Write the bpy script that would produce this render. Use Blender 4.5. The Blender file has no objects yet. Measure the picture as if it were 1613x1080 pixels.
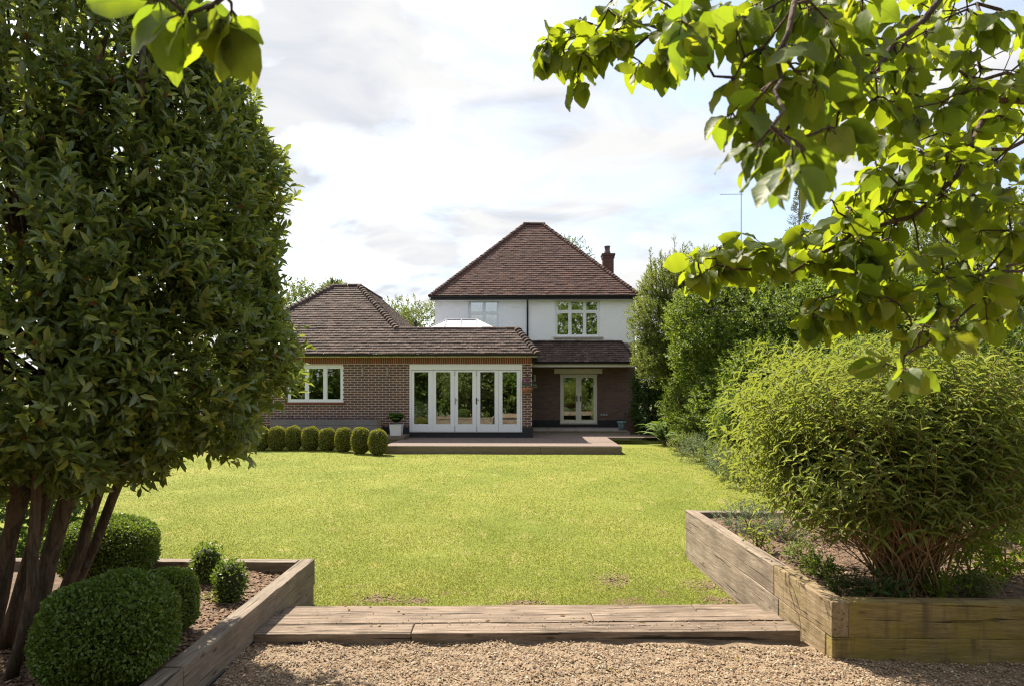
import bpy, math, random
import numpy as np
from mathutils import Vector, Matrix

R = math.radians
sc = bpy.context.scene
col = sc.collection

# ------------------------------------------------------------------ camera, sky, sun, exposure
F, HZ, CX, CAMZ, YAW = 1040.0, 612.0, 806.5, 1.92, R(1.5)
cam_d = bpy.data.cameras.new('camera')
cam = bpy.data.objects.new('camera', cam_d); col.objects.link(cam)
cam.location = (0, 0, CAMZ); cam.rotation_euler = (R(90), 0, YAW)
cam_d.sensor_width = 36.0; cam_d.lens = 36.0 * F / 1613.0
cam_d.shift_y = (HZ - 540.0) / 1613.0
cam_d.clip_start = 0.05; cam_d.clip_end = 3000
cam_d.dof.use_dof = True; cam_d.dof.focus_distance = 9.0; cam_d.dof.aperture_fstop = 9.0
sc.camera = cam

SUN = Vector((-0.53, 0.66, 1.0)).normalized()      # towards the sun
world = bpy.data.worlds.new('World'); sc.world = world; world.use_nodes = True
wn = world.node_tree; wn.nodes.clear(); wl = wn.links
def wnode(t, **k):
    n = wn.nodes.new(t)
    for a, b in k.items(): setattr(n, a, b)
    return n
wo = wnode('ShaderNodeOutputWorld'); bg = wnode('ShaderNodeBackground'); bg.inputs[1].default_value = 0.1
sky = wnode('ShaderNodeTexSky', sky_type='NISHITA', sun_disc=False)
sky.sun_elevation = math.asin(SUN.z); sky.sun_rotation = math.atan2(SUN.x, SUN.y)
sky.dust_density = 2.0
tcw = wnode('ShaderNodeTexCoord'); sep = wnode('ShaderNodeSeparateXYZ'); wl.new(tcw.outputs['Generated'], sep.inputs[0])
zm = wnode('ShaderNodeMath', operation='MAXIMUM'); wl.new(sep.outputs[2], zm.inputs[0]); zm.inputs[1].default_value = 0.0
za = wnode('ShaderNodeMath', operation='ADD'); wl.new(zm.outputs[0], za.inputs[0]); za.inputs[1].default_value = 0.22
dx = wnode('ShaderNodeMath', operation='DIVIDE'); wl.new(sep.outputs[0], dx.inputs[0]); wl.new(za.outputs[0], dx.inputs[1])
dy = wnode('ShaderNodeMath', operation='DIVIDE'); wl.new(sep.outputs[1], dy.inputs[0]); wl.new(za.outputs[0], dy.inputs[1])
cmb = wnode('ShaderNodeCombineXYZ'); wl.new(dx.outputs[0], cmb.inputs[0]); wl.new(dy.outputs[0], cmb.inputs[1])
mp = wnode('ShaderNodeMapping'); wl.new(cmb.outputs[0], mp.inputs[0])
mp.inputs['Rotation'].default_value = (0, 0, R(25)); mp.inputs['Scale'].default_value = (1.0, 1.25, 1); mp.inputs['Location'].default_value = (3.3, 1.7, 0)
nz = wnode('ShaderNodeTexNoise'); wl.new(mp.outputs[0], nz.inputs['Vector'])
nz.inputs['Scale'].default_value = 1.5; nz.inputs['Detail'].default_value = 7; nz.inputs['Roughness'].default_value = 0.55; nz.inputs['Distortion'].default_value = 0.5
rmp = wnode('ShaderNodeValToRGB'); wl.new(nz.outputs[0], rmp.inputs[0])
rmp.color_ramp.elements[0].position = 0.38; rmp.color_ramp.elements[0].color = (0.18, 0.18, 0.18, 1)
rmp.color_ramp.elements[1].position = 0.57; rmp.color_ramp.elements[1].color = (1, 1, 1, 1)
nz2 = wnode('ShaderNodeTexNoise'); wl.new(mp.outputs[0], nz2.inputs['Vector'])
nz2.inputs['Scale'].default_value = 2.6; nz2.inputs['Detail'].default_value = 8; nz2.inputs['Distortion'].default_value = 0.9
cr2 = wnode('ShaderNodeValToRGB'); wl.new(nz2.outputs[0], cr2.inputs[0])
cr2.color_ramp.elements[0].position = 0.36; cr2.color_ramp.elements[0].color = (2.62, 2.78, 3.06, 1)
cr2.color_ramp.elements[1].position = 0.58; cr2.color_ramp.elements[1].color = (3.58, 3.56, 3.55, 1)
mxw = wnode('ShaderNodeMix', data_type='RGBA'); wl.new(rmp.outputs[0], mxw.inputs[0]); wl.new(sky.outputs[0], mxw.inputs[6]); wl.new(cr2.outputs[0], mxw.inputs[7])
wl.new(mxw.outputs[2], bg.inputs[0]); wl.new(bg.outputs[0], wo.inputs[0])

sun_d = bpy.data.lights.new('sun', 'SUN'); sun_d.energy = 4.3; sun_d.angle = R(0.6); sun_d.color = (1.0, 0.91, 0.75)
sun = bpy.data.objects.new('sun', sun_d); col.objects.link(sun)
sun.rotation_euler = (-SUN).to_track_quat('-Z', 'Y').to_euler()
sc.view_settings.view_transform = 'Standard'; sc.view_settings.look = 'None'
sc.view_settings.gamma = 1.0; sc.view_settings.exposure = 1.45
sc.cycles.use_denoising = True; sc.cycles.denoising_prefilter = 'NONE'; sc.cycles.use_adaptive_sampling = False; sc.cycles.filter_width = 1.2
sc.cycles.max_bounces = 7; sc.cycles.diffuse_bounces = 3; sc.cycles.glossy_bounces = 3
sc.cycles.transmission_bounces = 4; sc.cycles.transparent_max_bounces = 12
sc.cycles.caustics_reflective = False; sc.cycles.caustics_refractive = False
sc.cycles.sample_clamp_indirect = 4.0

# ------------------------------------------------------------------ layout helpers: a photo pixel seen on a plane
CA, SA = math.cos(YAW), math.sin(YAW)
def ray(px, py):
    xc = (px - CX) / F
    return Vector((CA * xc - SA, SA * xc + CA, -(py - HZ) / F))
def Pt(px, py, D):                     # point on the plane Y = D
    r = ray(px, py); t = D / r.y
    return Vector((r.x * t, D, CAMZ + r.z * t))
def G(px, py, z=0.0):                  # point on the plane Z = z
    r = ray(px, py); t = (z - CAMZ) / r.z
    return Vector((r.x * t, r.y * t, z))
def XA(px, D): return Pt(px, HZ, D).x
def ZA(py, D): return Pt(CX, py, D).z
def proj(p):                           # (n,3) -> px, py, depth
    p = np.asarray(p, float); x = p[:, 0] * CA + p[:, 1] * SA; y = -p[:, 0] * SA + p[:, 1] * CA
    y = np.where(np.abs(y) < 1e-3, 1e-3, y)
    return CX + F * x / y, HZ - F * (p[:, 2] - CAMZ) / y, y

# ------------------------------------------------------------------ materials
def new_mat(name):
    m = bpy.data.materials.new(name); m.use_nodes = True
    nt = m.node_tree; nt.nodes.clear()
    return m, nt
class NB:
    def __init__(s, nt): s.nt = nt
    def n(s, t, ins=None, **k):
        nd = s.nt.nodes.new(t)
        for a, b in k.items(): setattr(nd, a, b)
        for a, b in (ins or {}).items():
            if hasattr(b, 'is_output') or isinstance(b, bpy.types.NodeSocket): s.nt.links.new(b, nd.inputs[a])
            else: nd.inputs[a].default_value = b
        return nd
def c4(c): return (c[0], c[1], c[2], 1.0)
def ramp(b, fac, cols, pos=None, interp='LINEAR'):
    r = b.n('ShaderNodeValToRGB', {0: fac}); r.color_ramp.interpolation = interp
    n = len(cols); e = r.color_ramp.elements
    while len(e) < n: e.new(0.5)
    for i, c in enumerate(cols):
        e[i].position = pos[i] if pos else i / max(1, n - 1); e[i].color = c4(c)
    return r.outputs[0]
def rand_socket(b):
    g = b.n('ShaderNodeNewGeometry'); o = b.n('ShaderNodeObjectInfo')
    a = b.n('ShaderNodeMath', {0: g.outputs['Random Per Island'], 1: o.outputs['Random']}, operation='ADD')
    return b.n('ShaderNodeMath', {0: a.outputs[0]}, operation='FRACT').outputs[0]
def mixc(b, fac, a, c, mode='MIX'):
    m = b.n('ShaderNodeMix', data_type='RGBA', blend_type=mode)
    for s, v in ((0, fac), (6, a), (7, c)):
        if isinstance(v, bpy.types.NodeSocket): b.nt.links.new(v, m.inputs[s])
        elif s == 0: m.inputs[0].default_value = v
        else: m.inputs[s].default_value = c4(v)
    return m.outputs[2]
def coords(b, stretch=(1, 1, 1), rnd=False):
    t = b.n('ShaderNodeTexCoord'); m = b.n('ShaderNodeMapping', {0: t.outputs['Object']}); m.inputs['Scale'].default_value = stretch
    if rnd:
        o = b.n('ShaderNodeObjectInfo'); mu = b.n('ShaderNodeMath', {0: o.outputs['Random'], 1: 37.0}, operation='MULTIPLY')
        cb = b.n('ShaderNodeCombineXYZ', {0: mu.outputs[0], 1: mu.outputs[0], 2: mu.outputs[0]}); b.nt.links.new(cb.outputs[0], m.inputs['Location'])
    return m.outputs[0]
def noise(b, vec, scale, detail=6, rough=.6, dist=0.0):
    return b.n('ShaderNodeTexNoise', {'Vector': vec, 'Scale': scale, 'Detail': detail, 'Roughness': rough, 'Distortion': dist}).outputs[0]
def surf(name, cols, scale=4, rough=.75, bump=.25, bscale=40, stretch=(1, 1, 1), rnd_cols=None, rnd_amt=.6, specks=None, spec=.3, metal=0.0, rnd_off=False, pos=None, bdist=.01):
    m, nt = new_mat(name); b = NB(nt)
    v = coords(b, stretch, rnd_off)
    c = ramp(b, noise(b, v, scale), cols, pos or [0.3 + 0.4 * i / max(1, len(cols) - 1) for i in range(len(cols))])
    if rnd_cols: c = mixc(b, rnd_amt, c, ramp(b, rand_socket(b), rnd_cols))
    if specks:                          # (colour, scale, threshold)
        v0 = coords(b); f = ramp(b, noise(b, v0, specks[1], 3, .7), [(0, 0, 0), (1, 1, 1)], [specks[2], specks[2] + .06])
        c = mixc(b, f, c, specks[0])
    bs = b.n('ShaderNodeBsdfPrincipled', {'Base Color': c, 'Roughness': rough, 'Metallic': metal, 'Specular IOR Level': spec})
    if bump:
        bn = b.n('ShaderNodeBump', {'Strength': bump, 'Distance': bdist, 'Height': noise(b, v, bscale, 5)}); nt.links.new(bn.outputs[0], bs.inputs['Normal'])
    o = b.n('ShaderNodeOutputMaterial', {0: bs.outputs[0]})
    return m
def leafmat(name, cols, trans, tfac=.4, rough=.45, spec=.4, nscale=0, blot=None):
    m, nt = new_mat(name); b = NB(nt)
    r = rand_socket(b); c = ramp(b, r, cols); t = mixc(b, .55, c, trans)
    if nscale:
        f = noise(b, coords(b), nscale, 3)
        c = mixc(b, b.n('ShaderNodeMath', {0: f, 1: .5}, operation='MULTIPLY').outputs[0], c, cols[0])
    if blot:
        f = ramp(b, noise(b, coords(b, rnd=True), blot[1], 2), [(0, 0, 0), (1, 1, 1)], [blot[2], blot[2] + .05]); c = mixc(b, f, c, blot[0]); t = mixc(b, f, t, blot[0])
    p = b.n('ShaderNodeBsdfPrincipled', {'Base Color': c, 'Roughness': rough, 'Specular IOR Level': spec})
    tr = b.n('ShaderNodeBsdfTranslucent', {0: t})
    mx = b.n('ShaderNodeMixShader', {0: tfac, 1: p.outputs[0], 2: tr.outputs[0]})
    b.n('ShaderNodeOutputMaterial', {0: mx.outputs[0]})
    return m
def grassmat(name):
    m, nt = new_mat(name); b = NB(nt); v = coords(b)
    c = ramp(b, rand_socket(b), [(.125, .165, .038), (.165, .192, .046), (.205, .215, .058), (.265, .255, .09)])
    c = mixc(b, ramp(b, noise(b, coords(b, (1, .7, 1)), 1.1, 5, .6), [(0, 0, 0), (.4, .4, .4)], [.40, .68]), c, (.25, .24, .055))
    c = mixc(b, ramp(b, noise(b, coords(b, (1, .6, 1)), 3.6, 5, .65), [(.6, .6, .6), (0, 0, 0)], [.34, .52]), c, (.14, .19, .03))
    c = mixc(b, ramp(b, noise(b, coords(b, (1, .5, 1)), 5.2, 4, .65), [(0, 0, 0), (.7, .7, .7)], [.60, .70]), c, (.37, .31, .13))
    p = b.n('ShaderNodeBsdfPrincipled', {'Base Color': c, 'Roughness': .6, 'Specular IOR Level': .2}); tr = b.n('ShaderNodeBsdfTranslucent', {0: mixc(b, .4, c, (.44, .46, .03))})
    b.n('ShaderNodeOutputMaterial', {0: b.n('ShaderNodeMixShader', {0: .3, 1: p.outputs[0], 2: tr.outputs[0]}).outputs[0]}); return m
def heroleaf(name):
    # apple leaf with midrib and side veins in the leaf's own coordinates (x across, y along)
    m, nt = new_mat(name); b = NB(nt); tc = b.n('ShaderNodeTexCoord'); s = b.n('ShaderNodeSeparateXYZ', {0: tc.outputs['Object']})
    ax = b.n('ShaderNodeMath', {0: s.outputs[0]}, operation='ABSOLUTE').outputs[0]
    k = b.n('ShaderNodeMath', {0: b.n('ShaderNodeMath', {0: s.outputs[1], 1: b.n('ShaderNodeMath', {0: ax, 1: .75}, operation='MULTIPLY').outputs[0]}, operation='SUBTRACT').outputs[0], 1: 52.0}, operation='MULTIPLY')
    sv = b.n('ShaderNodeMath', {0: k.outputs[0]}, operation='SINE').outputs[0]
    vein = ramp(b, sv, [(0, 0, 0), (.35, .35, .35)], [.80, 1.0]); mid = ramp(b, ax, [(1, 1, 1), (0, 0, 0)], [.012, .035]); vf = mixc(b, 1.0, vein, mid, 'LIGHTEN')
    r = b.n('ShaderNodeObjectInfo').outputs['Random']; c = ramp(b, r, [(.04, .075, .014), (.055, .095, .016), (.075, .12, .02), (.06, .09, .028)])
    nz_ = noise(b, coords(b, (3, 3, 3), True), 2.0, 4); c = mixc(b, ramp(b, nz_, [(0, 0, 0), (.5, .5, .5)], [.45, .7]), c, (.15, .17, .03))
    bl = ramp(b, noise(b, coords(b, (1, 1, 1), True), 3.0, 3), [(0, 0, 0), (1, 1, 1)], [.73, .76])
    t = mixc(b, .72, c, ramp(b, r, [(.38, .54, .015), (.52, .60, .015), (.30, .47, .02), (.58, .58, .02)])); t = mixc(b, vf, t, (.24, .32, .02)); c = mixc(b, vf, c, (.16, .21, .05)); c = mixc(b, bl, c, (.28, .19, .05)); t = mixc(b, bl, t, (.30, .18, .03))
    p = b.n('ShaderNodeBsdfPrincipled', {'Base Color': c, 'Roughness': .48, 'Specular IOR Level': .35}); tr = b.n('ShaderNodeBsdfTranslucent', {0: t})
    bn = b.n('ShaderNodeBump', {'Strength': .05, 'Distance': .002, 'Height': b.n('ShaderNodeMath', {0: sv, 1: -1.0}, operation='MULTIPLY').outputs[0]}); nt.links.new(bn.outputs[0], p.inputs['Normal'])
    b.n('ShaderNodeOutputMaterial', {0: b.n('ShaderNodeMixShader', {0: .55, 1: p.outputs[0], 2: tr.outputs[0]}).outputs[0]}); return m
def glassmat(name, refl=.3, tint=(.75, .8, .78)):
    m, nt = new_mat(name); b = NB(nt)
    fr = b.n('ShaderNodeFresnel', {0: 1.5}); a = b.n('ShaderNodeMath', {0: fr.outputs[0], 1: refl}, operation='ADD', use_clamp=True)
    tr = b.n('ShaderNodeBsdfTransparent', {0: c4(tint)}); gl = b.n('ShaderNodeBsdfGlossy', {0: (.95, .97, .96, 1), 'Roughness': .015})
    mx = b.n('ShaderNodeMixShader', {0: a.outputs[0], 1: tr.outputs[0], 2: gl.outputs[0]})
    b.n('ShaderNodeOutputMaterial', {0: mx.outputs[0]})
    return m

MAT = {}
MAT['render'] = surf('white_render', [(.845, .855, .87), (.87, .88, .90), (.885, .895, .915)], 1.4, .85, .6, 45, bdist=.02)
MAT['upvc'] = surf('white_frame_paint', [(.80, .815, .84), (.83, .845, .87)], 5, .35, 0)
MAT['cream'] = surf('cream_paint', [(.78, .76, .68), (.82, .80, .72)], 5, .5, .05)
MAT['brick'] = surf('brick', [(.15, .072, .055), (.10, .055, .048)], 9, .85, .5, 60, rnd_cols=[(.17, .078, .056), (.10, .056, .052), (.135, .07, .056), (.21, .095, .06), (.09, .052, .052)], rnd_amt=.65)
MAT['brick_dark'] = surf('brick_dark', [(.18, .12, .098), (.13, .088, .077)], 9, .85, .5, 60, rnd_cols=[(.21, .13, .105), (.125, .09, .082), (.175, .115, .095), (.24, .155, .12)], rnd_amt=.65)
MAT['brick_red'] = surf('brick_red', [(.24, .085, .048), (.19, .07, .042)], 9, .85, .4, 60, rnd_cols=[(.27, .095, .052), (.17, .065, .042), (.23, .082, .046)], rnd_amt=.6)
MAT['mortar'] = surf('mortar', [(.60, .54, .47), (.70, .64, .56)], 14, .95, .4, 70)
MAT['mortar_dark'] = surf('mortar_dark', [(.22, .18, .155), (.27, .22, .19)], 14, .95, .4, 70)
MAT['plinth'] = surf('black_plinth_paint', [(.022, .023, .028), (.032, .033, .038)], 6, .6, .2, 50)
MAT['tile'] = surf('brown_roof_tile', [(.10, .066, .055), (.05, .036, .032), (.125, .082, .067)], .8, .9, .5, 60, rnd_cols=[(.12, .076, .062), (.06, .042, .037), (.088, .058, .049), (.16, .11, .09)], rnd_amt=.7, specks=((.34, .30, .27), 15, .63))
MAT['tile_red'] = surf('red_roof_tile', [(.115, .06, .049), (.068, .042, .038), (.13, .064, .05)], .9, .9, .5, 60, rnd_cols=[(.125, .06, .048), (.07, .043, .04), (.10, .05, .043), (.165, .085, .062), (.08, .048, .043)], rnd_amt=.6, specks=((.34, .28, .24), 9, .70))
MAT['underlay'] = surf('roof_underlay', [(.03, .025, .022), (.04, .03, .028)], 5, .95, 0)
MAT['gutter'] = surf('black_gutter', [(.018, .018, .02), (.026, .026, .028)], 5, .4, 0)
MAT['deckwood'] = surf('weathered_deck_board', [(.17, .125, .105), (.22, .165, .14), (.13, .10, .085)], 3, .8, .3, 30, (.6, 8, 8), rnd_cols=[(.20, .15, .125), (.14, .105, .09), (.25, .19, .165)], rnd_amt=.4, rnd_off=True)
MAT['deckedge'] = surf('dark_fascia_board', [(.13, .10, .075), (.18, .14, .10), (.10, .085, .06)], 4, .85, .3, 30, (.6, 6, 6), rnd_off=True)  # darker brown than the deck boards
MAT['stone'] = surf('grey_paving_stone', [(.30, .25, .22), (.38, .32, .28)], 5, .9, .3, 40)
MAT['greywood'] = surf('grey_weathered_board', [(.16, .145, .15), (.22, .20, .20)], 4, .9, .3, 40, (1, 6, 6))
MAT['room'] = surf('room_paint', [(.32, .29, .25), (.36, .33, .28)], 1, .9, 0)
MAT['floorwood'] = surf('oak_floor', [(.26, .16, .08), (.32, .2, .1)], 3, .5, 0, 20, (1, 6, 1))
MAT['blind'] = surf('blind_slat', [(.30, .30, .28), (.34, .34, .32)], 3, .6, 0)
MAT['glass'] = glassmat('window_glass', .20)
MAT['glass_up'] = glassmat('upper_window_glass', .34)
MAT['lglass'] = glassmat('lantern_glass', .10, (.9, .93, .95))
MAT['metal'] = surf('grey_metal', [(.35, .35, .36), (.42, .42, .43)], 8, .4, 0, metal=.8)
MAT['lead'] = surf('grey_lead', [(.30, .30, .32), (.38, .38, .40)], 6, .5, .1)
MAT['black'] = surf('black_plastic', [(.015, .015, .016), (.022, .022, .024)], 8, .4, 0)
MAT['whitepot'] = surf('white_glazed_planter', [(.62, .62, .62), (.70, .70, .70)], 5, .4, .05)
MAT['bluepot'] = surf('blue_grey_pot', [(.17, .26, .32), (.22, .32, .38)], 5, .5, .1)
MAT['terracotta'] = surf('terracotta', [(.36, .15, .08), (.42, .18, .1)], 6, .8, .2)
def sleeper_mat(name, cols, algae=0.0, ck=.315):
    m, nt = new_mat(name); b = NB(nt)
    v = coords(b, (1.2, 14, 14), True); v1 = coords(b, (1, 1, 1), True)
    g = noise(b, v, 2.2, 10, .72, .35)
    c = ramp(b, g, cols, [.28, .45, .58, .72])
    big = noise(b, v1, 2.3, 5); c = mixc(b, ramp(b, big, [(0, 0, 0), (.6, .6, .6)], [.45, .7]), c, (cols[0][0] * .7, cols[0][1] * .7, cols[0][2] * .7))
    crack = noise(b, coords(b, (.7, 26, 26), True), 1.6, 3, .5)
    cf = ramp(b, crack, [(1, 1, 1), (0, 0, 0)], [ck, ck + .04]); c = mixc(b, cf, c, (.03, .023, .017))
    vo = b.n('ShaderNodeTexVoronoi', {'Vector': coords(b, (2.2, 6, 6), True), 'Scale': 1.3}).outputs['Distance']; c = mixc(b, ramp(b, vo, [(.85, .85, .85), (0, 0, 0)], [.05, .13]), c, (.06, .04, .026))
    fg = noise(b, coords(b, (5, 60, 60), True), 3.0, 4, .7); c = mixc(b, ramp(b, fg, [(.5, .5, .5), (0, 0, 0)], [.36, .5]), c, (cols[0][0] * .8, cols[0][1] * .8, cols[0][2] * .8))
    if algae:
        a = ramp(b, noise(b, v1, 3.4, 5, .7), [(0, 0, 0), (algae, algae, algae)], [.40, .62]); c = mixc(b, a, c, (.25, .195, .035))
        a2 = ramp(b, noise(b, coords(b, (6, 1, 1), True), 1.7, 3), [(0, 0, 0), (.6, .6, .6)], [.52, .7]); c = mixc(b, a2, c, (.06, .045, .03))
    bs = b.n('ShaderNodeBsdfPrincipled', {'Base Color': c, 'Roughness': .88, 'Specular IOR Level': .25})
    h = b.n('ShaderNodeMath', {0: g, 1: b.n('ShaderNodeMath', {0: cf, 1: -.6}, operation='MULTIPLY').outputs[0]}, operation='ADD')
    bn = b.n('ShaderNodeBump', {'Strength': .75, 'Distance': .012, 'Height': h.outputs[0]}); nt.links.new(bn.outputs[0], bs.inputs['Normal'])
    b.n('ShaderNodeOutputMaterial', {0: bs.outputs[0]}); return m
MAT['sleeper'] = sleeper_mat('weathered_sleeper', [(.15, .118, .09), (.205, .165, .128), (.26, .212, .168), (.34, .285, .232)])
MAT['sleeper_algae'] = sleeper_mat('algae_stained_sleeper', [(.12, .085, .04), (.22, .16, .07), (.31, .23, .10), (.40, .30, .16)], .75)
MAT['sleeper_sunlit'] = sleeper_mat('sunlit_tan_sleeper', [(.15, .115, .085), (.23, .18, .135), (.31, .25, .19), (.41, .34, .27)])  # sunny side of the right bed: warm sunlight put into the wood colour
MAT['sleeper_mossy'] = sleeper_mat('slightly_mossy_sleeper', [(.14, .10, .06), (.25, .185, .11), (.34, .255, .165), (.43, .34, .24)], .2)
MAT['sleeper_step'] = sleeper_mat('worn_step_sleeper', [(.12, .085, .062), (.20, .148, .11), (.27, .21, .16), (.38, .31, .245)], 0, .35)

MAT['bark'] = surf('grey_brown_bark', [(.085, .055, .038), (.145, .10, .07), (.06, .04, .028), (.12, .105, .08)], 5, .9, .9, 22, (4, 4, .8), bdist=.02)
MAT['twig'] = surf('brown_twig', [(.13, .085, .05), (.18, .12, .07)], 8, .85, .2)
MAT['straw_twig'] = surf('tan_dry_twig', [(.24, .15, .075), (.32, .21, .11)], 8, .85, .2)
MAT['laurel'] = leafmat('laurel_leaf', [(.065, .105, .032), (.10, .15, .042), (.145, .20, .052), (.11, .16, .065), (.21, .25, .06), (.42, .44, .09)], (.38, .46, .03), .38, .28, .75)
MAT['laurel_flower'] = leafmat('faded_laurel_flower', [(.17, .08, .03), (.25, .13, .04)], (.3, .15, .04), .2, .8, .1)
MAT['apple'] = leafmat('apple_leaf', [(.04, .075, .014), (.06, .10, .018), (.08, .125, .022), (.06, .09, .028)], (.60, .70, .012), .58, .5, .35, 0, ((.30, .22, .05), 9, .74))
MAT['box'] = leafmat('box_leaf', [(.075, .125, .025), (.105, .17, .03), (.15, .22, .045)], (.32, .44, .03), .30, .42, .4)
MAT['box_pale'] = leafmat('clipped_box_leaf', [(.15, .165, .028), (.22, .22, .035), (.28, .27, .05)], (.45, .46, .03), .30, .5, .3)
MAT['box_core'] = surf('box_opaque_core', [(.02, .028, .01), (.035, .04, .015)], 20, .95, .3)  # dark filling for the box balls, added to keep light from passing
MAT['buddleia'] = leafmat('buddleia_leaf', [(.10, .145, .032), (.15, .195, .04), (.20, .23, .055), (.18, .21, .095)], (.42, .48, .04), .42, .6, .25)
MAT['hedge'] = leafmat('hedge_leaf', [(.06, .105, .022), (.09, .145, .027), (.14, .19, .04)], (.38, .48, .035), .38, .55, .22)
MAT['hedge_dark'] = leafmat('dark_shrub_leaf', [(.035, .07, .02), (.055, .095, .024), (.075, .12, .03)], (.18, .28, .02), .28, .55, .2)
MAT['plum'] = leafmat('pale_tree_leaf', [(.10, .14, .035), (.14, .175, .045), (.17, .20, .06)], (.36, .42, .05), .42, .6, .12)
MAT['fern'] = leafmat('fern_frond', [(.07, .13, .02), (.10, .17, .03)], (.30, .42, .03), .4, .55, .3)
MAT['cover'] = leafmat('ground_cover_leaf', [(.10, .145, .03), (.16, .19, .06), (.12, .16, .06)], (.36, .44, .05), .35, .55, .3)
MAT['greyleaf'] = leafmat('grey_green_leaf', [(.09, .13, .065), (.14, .18, .10), (.17, .20, .12)], (.28, .36, .12), .3, .6, .3)
MAT['herb'] = leafmat('bright_herb_leaf', [(.12, .19, .02), (.17, .24, .03), (.21, .27, .03)], (.45, .55, .02), .45, .5, .3)
MAT['fartree'] = leafmat('far_tree_leaf', [(.075, .105, .03), (.11, .145, .04), (.14, .17, .05)], (.30, .36, .05), .36, .6, .2)
MAT['conifer'] = leafmat('conifer_needle', [(.09, .105, .06), (.13, .14, .08)], (.25, .28, .1), .3, .7, .2)
MAT['flower_pink'] = leafmat('pink_petal', [(.45, .06, .25), (.55, .10, .34)], (.6, .1, .4), .3, .6, .2)
MAT['lavender'] = leafmat('lavender_spike', [(.12, .11, .16), (.16, .14, .22), (.10, .12, .07)], (.2, .18, .3), .3, .7, .2)
MAT['grass'] = grassmat('grass_blade')
MAT['apple_hero'] = heroleaf('apple_leaf_veined')

# ------------------------------------------------------------------ mesh helpers
def mesh_np(name, V, T, smooth=False):
    V = np.ascontiguousarray(V, dtype=np.float32); T = np.ascontiguousarray(T, dtype=np.int32)
    me = bpy.data.meshes.new(name)
    me.vertices.add(len(V)); me.vertices.foreach_set('co', V.ravel())
    me.loops.add(T.size); me.loops.foreach_set('vertex_index', T.ravel())
    me.polygons.add(len(T)); me.polygons.foreach_set('loop_start', np.arange(len(T), dtype=np.int32) * T.shape[1])
    me.update(calc_edges=True)
    me.polygons.foreach_set('use_smooth', np.full(len(T), smooth, dtype=bool))
    return me
def link(name, me, mat=None, parent=None, mw=None):
    o = bpy.data.objects.new(name, me); col.objects.link(o)
    if mat is not None and me is not None and not me.materials: me.materials.append(mat)
    if mw is not None: o.matrix_world = mw
    if parent is not None:
        o.parent = parent; o.matrix_parent_inverse = Matrix.Translation(base_of(parent)).inverted()
    return o
BASE = {}
def base_of(o):
    return BASE.get(o.name, Vector((0, 0, 0)))
def tag(o, label=None, cat=None, group=None, kind=None):
    if label: o['label'] = label
    if cat: o['category'] = cat
    if group: o['group'] = group
    if kind: o['kind'] = kind
    return o
def thing(name, loc, label, cat, group=None):
    o = bpy.data.objects.new(name, None); col.objects.link(o); o.location = loc; o.empty_display_size = .2
    BASE[o.name] = Vector(loc); return tag(o, label, cat, group)
class MB:
    def __init__(s): s.v = []; s.f = []
    def add(s, vs, fs):
        n = len(s.v); s.v += [tuple(v) for v in vs]; s.f += [tuple(i + n for i in f) for f in fs]; return s
    def box(s, a, b):
        x0, y0, z0 = a; x1, y1, z1 = b
        return s.add([(x0, y0, z0), (x1, y0, z0), (x1, y1, z0), (x0, y1, z0), (x0, y0, z1), (x1, y0, z1), (x1, y1, z1), (x0, y1, z1)],
                     [(0, 3, 2, 1), (4, 5, 6, 7), (0, 1, 5, 4), (1, 2, 6, 5), (2, 3, 7, 6), (3, 0, 4, 7)])
    def tube(s, pts, rad, n=6, cap=True):
        pts = [Vector(p) for p in pts]; k = len(pts)
        if not hasattr(rad, '__len__'): rad = [rad] * k
        vs = []; fs = []; u = None
        for i, p in enumerate(pts):
            d = (pts[min(i + 1, k - 1)] - pts[max(i - 1, 0)]); d = d.normalized() if d.length > 1e-9 else Vector((0, 0, 1))
            if u is None: u = d.orthogonal().normalized()
            else:
                u = u - d * u.dot(d); u = u.normalized() if u.length > 1e-6 else d.orthogonal().normalized()
            w = d.cross(u)
            for j in range(n):
                a = 2 * math.pi * j / n; vs.append(p + (u * math.cos(a) + w * math.sin(a)) * rad[i])
        for i in range(k - 1):
            for j in range(n):
                j2 = (j + 1) % n; fs.append((i * n + j, i * n + j2, (i + 1) * n + j2, (i + 1) * n + j))
        if cap: fs.append(tuple(range(n - 1, -1, -1))); fs.append(tuple((k - 1) * n + j for j in range(n)))
        return s.add(vs, fs)
    def lathe(s, c, prof, n=16):
        vs = []; fs = []
        for r, z in prof:
            for j in range(n):
                a = 2 * math.pi * j / n; vs.append((c[0] + r * math.cos(a), c[1] + r * math.sin(a), c[2] + z))
        for i in range(len(prof) - 1):
            for j in range(n):
                j2 = (j + 1) % n; fs.append((i * n + j, i * n + j2, (i + 1) * n + j2, (i + 1) * n + j))
        fs.append(tuple(range(n - 1, -1, -1)))
        return s.add(vs, fs)
    def mesh(s, name, smooth=False):
        me = bpy.data.meshes.new(name); me.from_pydata(s.v, [], s.f); me.update()
        if smooth: me.polygons.foreach_set('use_smooth', np.full(len(me.polygons), True))
        return me
    def build(s, name, mat, parent=None, smooth=False): return link(name, s.mesh(name, smooth), mat, parent)
def bevel(o, w=.004, seg=1):
    m = o.modifiers.new('bevel', 'BEVEL'); m.width = w; m.segments = seg; m.limit_method = 'ANGLE'; return o
def norm(a): return a / np.maximum(np.linalg.norm(a, axis=-1, keepdims=True), 1e-9)
UP = np.array([0., 0., 1.])

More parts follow.
